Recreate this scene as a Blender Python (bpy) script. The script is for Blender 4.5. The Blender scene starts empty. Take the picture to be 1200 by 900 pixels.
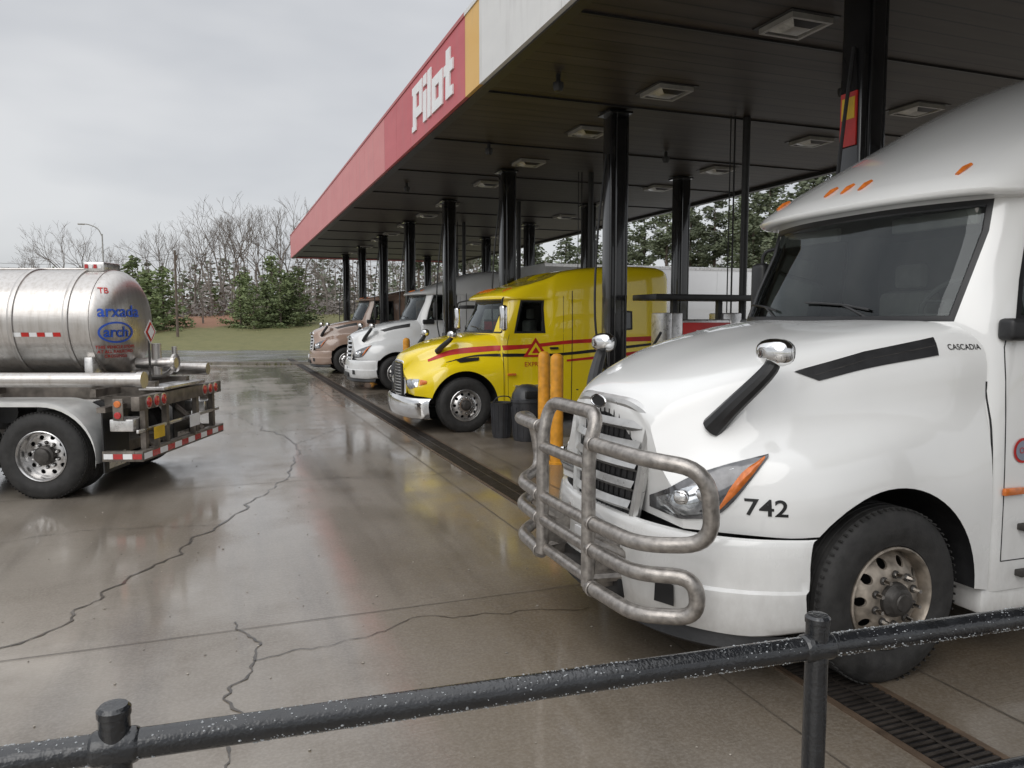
import bpy, bmesh, math, random
from mathutils import Vector, Matrix, noise
from mathutils.bvhtree import BVHTree
random.seed(7)
V=Vector
scene=bpy.context.scene
TH=math.radians(20.5); ST,CT=math.sin(TH),math.cos(TH)
def W(lat,fwd,z=0.0): return V((fwd*ST+lat*CT, fwd*CT-lat*ST, z))   # site axis frame (road/bank direction) -> world

# ------------------------------------------------------------------ materials
def nn(nt,t,**k):
    n=nt.nodes.new(t)
    for a,b in k.items(): setattr(n,a,b)
    return n
def base_mat(name):
    m=bpy.data.materials.new(name); m.use_nodes=True
    nt=m.node_tree; return m,nt,nt.nodes['Principled BSDF']
def mixc(nt,fac,a,b,blend='MIX'):
    n=nn(nt,'ShaderNodeMix',data_type='RGBA',blend_type=blend)
    for s,v in ((0,fac),(6,a),(7,b)):
        if isinstance(v,(int,float)): n.inputs[s].default_value=v
        elif isinstance(v,(tuple,list)): n.inputs[s].default_value=(*v[:3],1)
        else: nt.links.new(v,n.inputs[s])
    return n.outputs[2]
def mth(nt,op,a,b=None,clamp=False):
    n=nn(nt,'ShaderNodeMath',operation=op); n.use_clamp=clamp
    for i,v in enumerate((a,b)):
        if v is None: continue
        if isinstance(v,(int,float)): n.inputs[i].default_value=v
        else: nt.links.new(v,n.inputs[i])
    return n.outputs[0]
def ramp(nt,src,a,b,ca=(0,0,0),cb=(1,1,1)):
    r=nn(nt,'ShaderNodeValToRGB'); nt.links.new(src,r.inputs[0])
    e=r.color_ramp.elements; e[0].position=a; e[1].position=b
    e[0].color=(*ca,1); e[1].color=(*cb,1); return r.outputs[0]
def coords(nt,scale=(1,1,1),kind='Object'):
    t=nn(nt,'ShaderNodeTexCoord'); mp=nn(nt,'ShaderNodeMapping'); mp.inputs['Scale'].default_value=scale
    nt.links.new(t.outputs[kind],mp.inputs[0]); return mp.outputs[0]
def noi(nt,vec,scale,detail=4,rough=.55):
    n=nn(nt,'ShaderNodeTexNoise'); n.inputs['Scale'].default_value=scale; n.inputs['Detail'].default_value=detail
    n.inputs['Roughness'].default_value=rough; nt.links.new(vec,n.inputs['Vector']); return n.outputs[0]
def bump(nt,p,h,strength,dist=.01,inp='Normal'):
    b=nn(nt,'ShaderNodeBump'); b.inputs['Strength'].default_value=strength; b.inputs['Distance'].default_value=dist
    nt.links.new(h,b.inputs['Height']); nt.links.new(b.outputs[0],p.inputs[inp])
def simple(name,col,rough=.5,metal=0,var=.15,scale=6,bmp=0,coat=0):
    m,nt,p=base_mat(name)
    c=coords(nt); n=noi(nt,c,scale,2)
    dk=tuple(x*(1-var) for x in col); lt=tuple(min(1,x*(1+var)) for x in col)
    nt.links.new(mixc(nt,ramp(nt,n,.3,.7),dk,lt),p.inputs['Base Color'])
    r=mth(nt,'ADD',mth(nt,'MULTIPLY',n,.2*rough+.05),rough*.85-.02,True); nt.links.new(r,p.inputs['Roughness'])
    p.inputs['Metallic'].default_value=metal; p.inputs['Coat Weight'].default_value=coat
    if bmp: bump(nt,p,noi(nt,c,scale*6,1),bmp)
    return m
def paint(name,col,dirt=.75,metal=0,rough=.24,coat=.9):
    m,nt,p=base_mat(name)
    c=coords(nt); n1=noi(nt,c,1.3,3); n2=noi(nt,coords(nt,(3,3,1.6)),2.2,5,.68)
    sx=nn(nt,'ShaderNodeSeparateXYZ'); nt.links.new(c,sx.inputs[0])
    low=mth(nt,'MULTIPLY',mth(nt,'SUBTRACT',1.05,sx.outputs[2]),1.3,True); low=mth(nt,'POWER',low,1.3)
    d=mth(nt,'MULTIPLY',low,ramp(nt,n2,.30,.80)); d=mth(nt,'MULTIPLY',d,dirt)
    d2=mth(nt,'MULTIPLY',ramp(nt,n1,.42,.8),.14*dirt); d=mth(nt,'ADD',d,d2,True)
    nt.links.new(mixc(nt,d,col,(.19,.16,.13)),p.inputs['Base Color'])
    nt.links.new(mth(nt,'ADD',mth(nt,'MULTIPLY',d,.5),rough),p.inputs['Roughness'])
    nt.links.new(mth(nt,'MULTIPLY',mth(nt,'SUBTRACT',1.0,d,True),coat),p.inputs['Coat Weight'])
    p.inputs['Coat Roughness'].default_value=.03; p.inputs['Coat IOR'].default_value=1.6; p.inputs['Metallic'].default_value=metal
    return m
def glass_mat(name,tint=(.60,.65,.63),ior=1.55):
    m=bpy.data.materials.new(name); m.use_nodes=True; nt=m.node_tree; nt.nodes.clear()
    o=nn(nt,'ShaderNodeOutputMaterial'); tr=nn(nt,'ShaderNodeBsdfTransparent'); gl=nn(nt,'ShaderNodeBsdfGlossy')
    tr.inputs[0].default_value=(*tint,1); gl.inputs['Roughness'].default_value=.01; gl.inputs[0].default_value=(.93,.98,1,1)
    fr=nn(nt,'ShaderNodeFresnel'); fr.inputs[0].default_value=ior; mx=nn(nt,'ShaderNodeMixShader')
    nt.links.new(fr.outputs[0],mx.inputs[0]); nt.links.new(tr.outputs[0],mx.inputs[1]); nt.links.new(gl.outputs[0],mx.inputs[2]); nt.links.new(mx.outputs[0],o.inputs[0])
    return m
M={}
M['white']=paint('white_paint',(.80,.80,.785),.55)
M['yellow']=paint('yellow_paint',(.90,.68,.008),.3)
M['tan']=paint('tan_paint',(.34,.235,.18),.5)
M['offwhite']=paint('offwhite_paint',(.74,.75,.75),.5)
M['gasket']=simple('rubber_gasket',(.012,.012,.013),.45)
M['black']=simple('black_plastic',(.018,.018,.019),.45,0,.3,8,.1)
M['blackgl']=simple('black_gloss',(.012,.012,.013),.18,0,.3,5,0,.5)
M['glass']=glass_mat('window_glass')
M['glass2']=glass_mat('window_glass_inner',(.92,.92,.92),1.03)
M['interior']=simple('cab_interior',(.10,.098,.095),.8)
M['dash']=simple('dashboard',(.20,.195,.19),.6)
M['rubber']=simple('tyre_rubber',(.026,.025,.024),.75,0,.35,12,.2)
M['alu']=simple('polished_aluminium',(.62,.61,.60),.30,.9,.2,14,.05)
M['alud']=simple('dirty_aluminium',(.31,.27,.225),.45,.55,.45,13,.1)
M['chrome']=simple('chrome',(.80,.80,.80),.10,1,.05,4)
M['steel']=simple('dark_steel',(.07,.065,.06),.55,.5,.4,10,.2)
M['fsteel']=simple('weathered_frame_steel',(.17,.15,.13),.5,.55,.45,7,.2)
M['bull']=simple('brushed_steel_tube',(.36,.335,.31),.36,.8,.3,22,.12)
M['amber']=simple('amber_lens',(.66,.17,.025),.2,0,.2,30,0,.8)
M['red']=simple('red_lens',(.45,.01,.01),.2,0,.1,20,0,.8)
M['redp']=simple('red_vinyl',(.52,.02,.015),.4)
M['blue']=simple('blue_vinyl',(.03,.10,.50),.4)
M['inkk']=simple('black_vinyl',(.01,.01,.01),.4)
M['whitev']=simple('white_vinyl',(.82,.82,.82),.4,0,.04)
M['lens']=simple('headlamp_lens',(.42,.44,.46),.12,.75,.35,25,0,1.0)
M['lampd']=simple('headlamp_housing',(.10,.10,.105),.15,.4,.3,20,0,1.0)
M['seat']=simple('seat_fabric',(.30,.29,.27),.9)
M['glass_dark']=simple('dark_glass',(.012,.013,.014),.05,0,.1,3,0,1)
M['grillesilver']=simple('silver_grille',(.60,.595,.58),.30,.65,.12,10)

# ------------------------------------------------------------------ mesh helpers
def catmull(P,n,closed=False):
    N=len(P); out=[]
    for i in range(N if closed else N-1):
        p1=P[i]; p2=P[(i+1)%N]
        p0=P[(i-1)%N] if (closed or i>0) else p1+(p1-p2)
        p3=P[(i+2)%N] if (closed or i<N-2) else p2+(p2-p1)
        a=max((p1-p0).length,1e-4)**.5; b=max((p2-p1).length,1e-4)**.5; c=max((p3-p2).length,1e-4)**.5
        m1=(p2-p1)+b*((p1-p0)/a-(p2-p0)/(a+b)); m2=(p2-p1)+b*((p3-p2)/c-(p3-p1)/(b+c))
        for j in range(n):
            t=j/n; t2=t*t; t3=t2*t
            out.append((2*t3-3*t2+1)*p1+(t3-2*t2+t)*m1+(-2*t3+3*t2)*p2+(t3-t2)*m2)
    if not closed: out.append(P[-1].copy())
    return out
def face(bm,vs,m=0):
    try:
        f=bm.faces.new(vs); f.material_index=m; f.smooth=True; return f
    except ValueError: return None
def loft(bm,rows,nu=3,nv=3,closed=False,m=0):
    R=[catmull(r,nu,closed) for r in rows]; nc=len(R[0])
    cols=[catmull([r[k] for r in R],nv) for k in range(nc)]
    nr=len(cols[0]); G=[[bm.verts.new(cols[k][j]) for k in range(nc)] for j in range(nr)]
    tags={}
    for j in range(nr-1):
        for k in range(nc if closed else nc-1):
            k2=(k+1)%nc; tg=(j//nv,k//nu)
            f=face(bm,[G[j][k],G[j][k2],G[j+1][k2],G[j+1][k]],m)
            if f: tags.setdefault(tg,[]).append(f)
    return G,tags
def box(bm,x0,x1,y0,y1,z0,z1,m=0,bev=0,seg=2):
    vs=[bm.verts.new((x,y,z)) for x in (x0,x1) for y in (y0,y1) for z in (z0,z1)]
    fs=[face(bm,[vs[i] for i in q],m) for q in ((0,1,3,2),(4,6,7,5),(0,4,5,1),(2,3,7,6),(0,2,6,4),(1,5,7,3))]
    for f in fs: f.smooth=False
    if bev:
        es=list({e for f in fs for e in f.edges})
        r=bmesh.ops.bevel(bm,geom=es,offset=bev,segments=seg,affect='EDGES',profile=.5)
        for f in r['faces']: f.material_index=m; f.smooth=True
    return vs
def frame_of(d):
    d=d.normalized(); a=V((0,0,1)) if abs(d.z)<.9 else V((1,0,0))
    u=d.cross(a).normalized(); return u,d.cross(u).normalized()
def tube(bm,pts,r,m=0,seg=10,closed=False,caps=True):
    pts=[V(p) for p in pts]; N=len(pts); rings=[]; u=None
    for i,p in enumerate(pts):
        a=pts[(i-1)%N] if (closed or i>0) else p; b=pts[(i+1)%N] if (closed or i<N-1) else p
        d=(b-a).normalized()
        if u is None: u,_=frame_of(d)
        u=(u-d*u.dot(d)).normalized(); w=d.cross(u)
        rr=r[i] if isinstance(r,(list,tuple)) else r
        rings.append([bm.verts.new(p+rr*(math.cos(t)*u+math.sin(t)*w)) for t in [2*math.pi*k/seg for k in range(seg)]])
    for i in range(N if closed else N-1):
        A,B=rings[i],rings[(i+1)%N]
        for k in range(seg): face(bm,[A[k],A[(k+1)%seg],B[(k+1)%seg],B[k]],m)
    if caps and not closed:
        for R_ in (rings[0][::-1],rings[-1]):
            f=face(bm,R_,m)
            if f: f.smooth=False
def cyl(bm,p0,p1,r,m=0,seg=20,r2=None): tube(bm,[p0,p1],[r,r if r2 is None else r2],m,seg)
def fillet(pts,r,n=6,closed=False):
    pts=[V(p) for p in pts]; N=len(pts); out=[]
    for i,p in enumerate(pts):
        if not closed and i in (0,N-1): out.append(p); continue
        a=pts[(i-1)%N]-p; b=pts[(i+1)%N]-p
        A=p+a.normalized()*min(r,a.length*.48); B=p+b.normalized()*min(r,b.length*.48)
        for j in range(n+1):
            t=j/n; out.append((1-t)**2*A+2*t*(1-t)*p+t*t*B)
    return out
def lathe(bm,prof,o,ax,m=0,seg=40,closedprof=False):
    ax=V(ax).normalized(); u,w=frame_of(ax); o=V(o); rings=[]
    for r,d in prof:
        if r<1e-5: rings.append([bm.verts.new(o+ax*d)])
        else: rings.append([bm.verts.new(o+ax*d+r*(math.cos(t)*u+math.sin(t)*w)) for t in [2*math.pi*k/seg for k in range(seg)]])
    n=len(rings)
    for i in range(n if closedprof else n-1):
        A,B=rings[i],rings[(i+1)%n]
        for k in range(seg):
            k2=(k+1)%seg
            if len(A)==1 and len(B)==1: continue
            if len(A)==1: face(bm,[A[0],B[k2],B[k]],m)
            elif len(B)==1: face(bm,[A[k],A[k2],B[0]],m)
            else: face(bm,[A[k],A[k2],B[k2],B[k]],m)
def finish(bm,name,mats,parent=None,loc=None,recalc=True,sharp=35,rot=0):
    if recalc: bmesh.ops.recalc_face_normals(bm,faces=bm.faces[:])
    me=bpy.data.meshes.new(name); bm.to_mesh(me); bm.free()
    for x in mats: me.materials.append(M[x] if isinstance(x,str) else x)
    if sharp: me.set_sharp_from_angle(angle=math.radians(sharp))
    ob=bpy.data.objects.new(name,me); scene.collection.objects.link(ob)
    if parent: ob.parent=parent
    if loc is not None: ob.location=loc
    if rot: ob.rotation_euler[2]=rot
    return ob
def empty(name,loc=(0,0,0),rot=0):
    e=bpy.data.objects.new(name,None); e.empty_display_size=.3; scene.collection.objects.link(e)
    e.location=loc; e.rotation_euler[2]=rot; return e
def inst(me,name,parent,loc,rotz=0,scale=1):
    o=bpy.data.objects.new(name,me); scene.collection.objects.link(o); o.parent=parent; o.location=loc; o.rotation_euler[2]=rotz
    o.scale=(scale,)*3; return o
def bake(ob):
    dg=bpy.context.evaluated_depsgraph_get(); dg.update()
    me=bpy.data.meshes.new_from_object(ob.evaluated_get(dg)); ob.modifiers.clear(); ob.data=me
def bool_cut(ob,cut):
    md=ob.modifiers.new('b','BOOLEAN'); md.object=cut; md.operation='DIFFERENCE'; md.solver='EXACT'
    bake(ob); bpy.data.objects.remove(cut)
def bvh_of(*obs):
    vs=[];ps=[]
    for o in obs:
        k=len(vs); vs+=[v.co.copy() for v in o.data.vertices]; ps+=[[i+k for i in p.vertices] for p in o.data.polygons]
    return BVHTree.FromPolygons(vs,ps)
def hit(bvh,p,d,off):
    d=V(d).normalized(); p=V(p)
    h=bvh.ray_cast(p-d*3,d)
    if h[0] is None: return p
    n=h[1]
    if n.dot(d)>0: n=-n
    return h[0]+n*off
def strip(bm,bvh,top,bot,d,off,m,n=8,rows=4,bulge=0):
    T=catmull([V(p) for p in top],n); B=catmull([V(p) for p in bot],n); k=max(len(T),len(B))
    def samp(L,s):
        x=s*(len(L)-1); i=min(int(x),len(L)-2); return L[i].lerp(L[i+1],x-i)
    G=[]
    for j in range(rows+1):
        t=j/rows; row=[]
        for i in range(k):
            s=i/(k-1); o=off+bulge*math.sin(math.pi*t)*math.sin(math.pi*s)
            row.append(bm.verts.new(hit(bvh,samp(T,s).lerp(samp(B,s),t),d,o)))
        G.append(row)
    for j in range(rows):
        for i in range(k-1): face(bm,[G[j][i],G[j][i+1],G[j+1][i+1],G[j+1][i]],m)
def text_geo(s,size,bold=0):
    cu=bpy.data.curves.new('t','FONT'); cu.body=s; cu.size=size; cu.offset=bold; cu.align_x='CENTER'; cu.align_y='CENTER'
    o=bpy.data.objects.new('t',cu); scene.collection.objects.link(o)
    dg=bpy.context.evaluated_depsgraph_get(); dg.update(); me=bpy.data.meshes.new_from_object(o.evaluated_get(dg))
    vs=[v.co.copy() for v in me.vertices]; fs=[list(p.vertices) for p in me.polygons]
    bpy.data.objects.remove(o); bpy.data.meshes.remove(me); return vs,fs
def text_on(bm,s,size,o,ax,ay,m,bvh=None,d=None,off=.004,bold=0):
    vs,fs=text_geo(s,size,bold); o=V(o);ax=V(ax);ay=V(ay); nv=[]
    for v in vs:
        p=o+ax*v.x+ay*v.y
        nv.append(bm.verts.new(hit(bvh,p,d,off) if bvh else p))
    for f in fs:
        q=face(bm,[nv[i] for i in f],m)
        if q: q.smooth=False

# ------------------------------------------------------------------ wheels
def wheel_mesh(kind,rimmat):
    bm=bmesh.new()
    tp=[(.288,.035),(.300,.012),(.330,.004),(.345,.001),(.36,-.004),(.40,-.006),(.415,-.003),(.45,.004),(.475,.018),(.492,.034),(.500,.05)]
    y=.05
    for i in range(4):
        tp+=[(.508,y+.004),(.508,y+.036),(.494,y+.039),(.494,y+.047)]; y+=.047
    tp+=[(.508,y+.004),(.505,y+.02),(.47,y+.05),(.36,y+.06),(.29,y+.03)]
    lathe(bm,tp,(0,0,0),(0,1,0),0,56)
    if kind=='dual':
        lathe(bm,[(r,d+.33) for r,d in tp],(0,0,0),(0,1,0),0,40)
    for k in range(72):
        a=2*math.pi*k/72
        for yy in (.026,.252):
            P=[]
            for dr in (0,.008):
                for da in (-.012,.012):
                    for dy in (0,.026):
                        r=.498+dr; aa=a+da; P.append(bm.verts.new((r*math.cos(aa),yy+dy,r*math.sin(aa))))
            for q in ((4,5,7,6),(0,4,6,2),(1,3,7,5),(0,1,5,4),(2,6,7,3)):
                f=face(bm,[P[i] for i in q],0)
                if f: f.smooth=False
    if kind=='steer':
        lathe(bm,[(.262,.25),(.258,.12),(.266,.05),(.272,.015),(.284,.002),(.293,.008),(.290,.04)],(0,0,0),(0,1,0),1,56)
        disc=[(.266,.085),(.250,.070),(.225,.040),(.185,.012),(.165,.0),(.10,.0),(.10,.014),(.165,.016),(.185,.026),(.225,.056),(.250,.086),(.266,.10)]
        hr,lugd=.210,.0
        hub=[(.098,.006),(.096,-.02),(.082,-.035),(.074,-.060),(.064,-.066),(.050,-.066),(.045,-.074),(0,-.074)]
    else:
        lathe(bm,[(.262,.30),(.258,.19),(.262,.05),(.272,.015),(.284,.002),(.293,.008),(.290,.04)],(0,0,0),(0,1,0),1,56)
        disc=[(.264,.13),(.245,.150),(.215,.150),(.175,.135),(.165,.130),(.115,.130),(.115,.144),(.175,.150),(.215,.165),(.245,.165),(.264,.15)]
        hr,lugd=.208,.13
        hub=[(.115,.14),(.112,.06),(.09,.045),(.085,.01),(.06,.0),(0,.0)]
    lathe(bm,hub,(0,0,0),(0,1,0),2,32)
    for k in range(10):
        a=2*math.pi*(k+.5)/10; c,s=math.cos(a)*.1425,math.sin(a)*.1425
        cyl(bm,(c,lugd+.002,s),(c,lugd-.010,s),.023,2,12); cyl(bm,(c,lugd-.010,s),(c,lugd-.055,s),.0155,4,6,.012)
    lathe(bm,[(.25,.2),(0,.2)],(0,0,0),(0,1,0),3,24)
    ob=finish(bm,'w',['rubber',rimmat,'steel','gasket','chrome'],recalc=True)
    bm=bmesh.new(); lathe(bm,disc,(0,0,0),(0,1,0),0,60,True); d=finish(bm,'d',[rimmat])
    bm=bmesh.new()
    for k in range(10):
        a=2*math.pi*k/10; c,s=math.cos(a)*hr,math.sin(a)*hr; cyl(bm,(c,-.1,s),(c,.3,s),.028,0,18)
    cu=finish(bm,'c',[rimmat],sharp=0); bool_cut(d,cu)
    bm=bmesh.new(); bm.from_mesh(ob.data); n0=len(bm.faces); bm.from_mesh(d.data); bm.faces.ensure_lookup_table()
    for f in bm.faces[n0:]: f.material_index=1
    me=bpy.data.meshes.new('wheel_'+kind); bm.to_mesh(me); bm.free()
    for x in ('rubber',rimmat,'steel','gasket','chrome'): me.materials.append(M[x])
    me.set_sharp_from_angle(angle=math.radians(35))
    bpy.data.objects.remove(ob); bpy.data.objects.remove(d); return me
WS=wheel_mesh('steer','alu'); WSD=wheel_mesh('steer','alud'); WD=wheel_mesh('dual','alu')
def axle(par,x,y,kind,z=.5,n=''):
    inst(kind,'wheel_near'+n,par,(x,-y,z),0); inst(kind,'wheel_off'+n,par,(x,y,z),math.pi)

# ------------------------------------------------------------------ trucks
HC=[(.12,.10,[(0,1.52),(.36,1.51),(.49,1.47),(.54,1.37),(.62,1.21),(.74,1.08),(.80,.98),(.80,.90)]),
    (.18,.22,[(0,1.62),(.40,1.61),(.57,1.57),(.635,1.46),(.73,1.30),(.88,1.18),(.95,1.02),(.95,.885)]),
    (.42,.16,[(0,1.74),(.45,1.735),(.69,1.69),(.765,1.57),(.87,1.38),(1.04,1.26),(1.12,1.08),(1.12,.88)]),
    (.80,.06,[(0,1.87),(.50,1.865),(.80,1.81),(.885,1.67),(.97,1.45),(1.13,1.31),(1.20,1.12),(1.20,.88)]),
    (1.3,.0,[(0,1.98),(.55,1.975),(.90,1.92),(.99,1.77),(1.04,1.50),(1.17,1.35),(1.22,1.15),(1.22,.70)]),
    (1.75,0,[(0,2.05),(.58,2.045),(.97,1.99),(1.09,1.84),(1.12,1.54),(1.18,1.32),(1.22,1.08),(1.22,.52)]),
    (2.03,0,[(0,2.07),(.6,2.065),(1.0,2.02),(1.13,1.86),(1.15,1.56),(1.20,1.30),(1.22,1.08),(1.22,.46)])]
HP=[(.32,.10,[(0,1.28),(.28,1.27),(.38,1.22),(.40,1.08),(.55,.98),(.80,.92),(.90,.82),(.90,.68)]),
    (.38,.16,[(0,1.39),(.30,1.38),(.44,1.32),(.48,1.16),(.66,1.03),(.92,.97),(1.02,.85),(1.02,.66)]),
    (.56,.10,[(0,1.50),(.35,1.49),(.57,1.43),(.64,1.28),(.88,1.13),(1.08,1.06),(1.16,.92),(1.16,.64)]),
    (.88,.03,[(0,1.63),(.4,1.62),(.70,1.56),(.78,1.41),(.98,1.24),(1.15,1.18),(1.21,1.02),(1.21,.62)]),
    (1.3,0,[(0,1.73),(.45,1.72),(.82,1.66),(.91,1.50),(1.03,1.34),(1.17,1.22),(1.22,1.05),(1.22,.62)]),
    (1.75,0,[(0,1.80),(.5,1.79),(.92,1.73),(1.02,1.56),(1.10,1.36),(1.18,1.18),(1.22,1.0),(1.22,.52)]),
    (2.03,0,[(0,1.83),(.5,1.82),(.98,1.76),(1.10,1.58),(1.14,1.38),(1.20,1.2),(1.22,1.0),(1.22,.48)])]
lowC=[(1.97,0),(1.97,.5),(1.98,.95),(2.03,1.19),(2.22,1.22),(3.15,1.225),(3.4,1.23),(4.6,1.23),(4.8,1.14),(4.8,0)]
CABC=[(.44,lowC),(1.2,lowC),
 (1.88,[(1.80,0),(1.84,.5),(1.95,.94),(2.06,1.15),(2.22,1.20),(3.15,1.21),(3.4,1.23),(4.6,1.23),(4.8,1.14),(4.8,0)]),
 (2.04,[(1.70,0),(1.75,.5),(1.95,.98),(2.06,1.11),(2.20,1.18),(3.15,1.20),(3.4,1.22),(4.6,1.22),(4.8,1.14),(4.8,0)]),
 (2.785,[(2.03,0),(2.06,.48),(2.25,.97),(2.35,1.05),(2.44,1.09),(3.15,1.13),(3.4,1.19),(4.6,1.20),(4.8,1.12),(4.8,0)]),
 (2.80,[(1.88,0),(1.91,.5),(2.07,.95),(2.22,1.08),(2.44,1.13),(3.15,1.15),(3.4,1.20),(4.6,1.20),(4.8,1.12),(4.8,0)]),
 (2.835,[(1.86,0),(1.89,.5),(2.05,.97),(2.22,1.10),(2.46,1.14),(3.15,1.16),(3.4,1.20),(4.6,1.20),(4.8,1.12),(4.8,0)]),
 (3.01,[(2.10,0),(2.13,.5),(2.27,.91),(2.40,1.05),(2.62,1.13),(3.18,1.17),(3.4,1.20),(4.6,1.20),(4.8,1.12),(4.8,0)]),
 (3.38,[(2.76,0),(2.80,.46),(2.92,.82),(3.04,.97),(3.22,1.07),(3.48,1.13),(3.68,1.17),(4.6,1.18),(4.8,1.10),(4.8,0)]),
 (3.74,[(3.40,0),(3.45,.42),(3.56,.73),(3.66,.86),(3.80,.96),(3.97,1.03),(4.12,1.07),(4.65,1.11),(4.8,1.04),(4.8,0)]),
 (3.95,[(3.85,0),(3.9,.36),(3.98,.58),(4.06,.70),(4.15,.78),(4.25,.84),(4.35,.87),(4.65,.90),(4.77,.84),(4.78,0)]),
 (4.02,[(4.25,0),(4.27,.15),(4.30,.25),(4.33,.3),(4.38,.33),(4.42,.34),(4.47,.35),(4.55,.35),(4.6,.3),(4.61,0)])]
lowP=[(1.97,0),(1.97,.5),(1.98,.95),(2.02,1.17),(2.22,1.19),(2.9,1.2),(3.08,1.22),(4.5,1.23),(5.35,1.23),(5.55,1.14),(5.55,0)]
def zz(a,b,n=6): return [a]*n+[b]*(11-n)
CABP=[(.50,lowP),(1.1,lowP),(1.68,[(1.80,0),(1.83,.5),(1.93,.92),(2.0,1.13)]+lowP[4:]),
 (1.80,[(1.74,0),(1.78,.5),(1.93,.92),(2.02,1.10),(2.25,1.17),(2.88,1.19)]+lowP[6:]),
 (2.42,[(2.02,0),(2.05,.48),(2.16,.86),(2.22,.98),(2.42,1.07),(2.88,1.11),(3.08,1.18),(4.5,1.2),(5.35,1.2),(5.55,1.12),(5.55,0)]),
 (2.44,[(1.88,0),(1.91,.5),(2.04,.9),(2.16,1.03),(2.42,1.10),(2.9,1.13),(3.08,1.18),(4.5,1.2),(5.35,1.2),(5.55,1.12),(5.55,0)]),
 (zz(2.50,2.6),[(1.89,0),(1.92,.5),(2.06,.9),(2.2,1.03),(2.45,1.10),(2.9,1.13),(3.08,1.18),(4.5,1.2),(5.35,1.2),(5.55,1.12),(5.55,0)]),
 ([2.66,2.66,2.66,2.67,2.70,2.80,2.88,2.98,2.98,2.96,2.98],[(2.25,0),(2.28,.45),(2.38,.82),(2.45,.95),(2.6,1.03),(2.95,1.08),(3.15,1.12),(4.5,1.16),(5.35,1.16),(5.53,1.08),(5.53,0)]),
 ([2.74,2.74,2.74,2.75,2.78,2.88,2.97,3.08,3.08,3.06,3.07],[(2.6,0),(2.62,.4),(2.7,.7),(2.75,.8),(2.85,.88),(3.1,.94),(3.3,.98),(4.5,1.04),(5.3,1.04),(5.45,.96),(5.46,0)]),
 ([2.84,2.84,2.84,2.85,2.88,2.96,3.02,3.12,3.12,3.11,3.11],[(3.0,0),(3.0,.1),(3.0,.2),(3.05,.26),(3.1,.3),(3.25,.33),(3.5,.35),(4.5,.35),(5.2,.35),(5.3,.3),(5.3,0)])]

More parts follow.
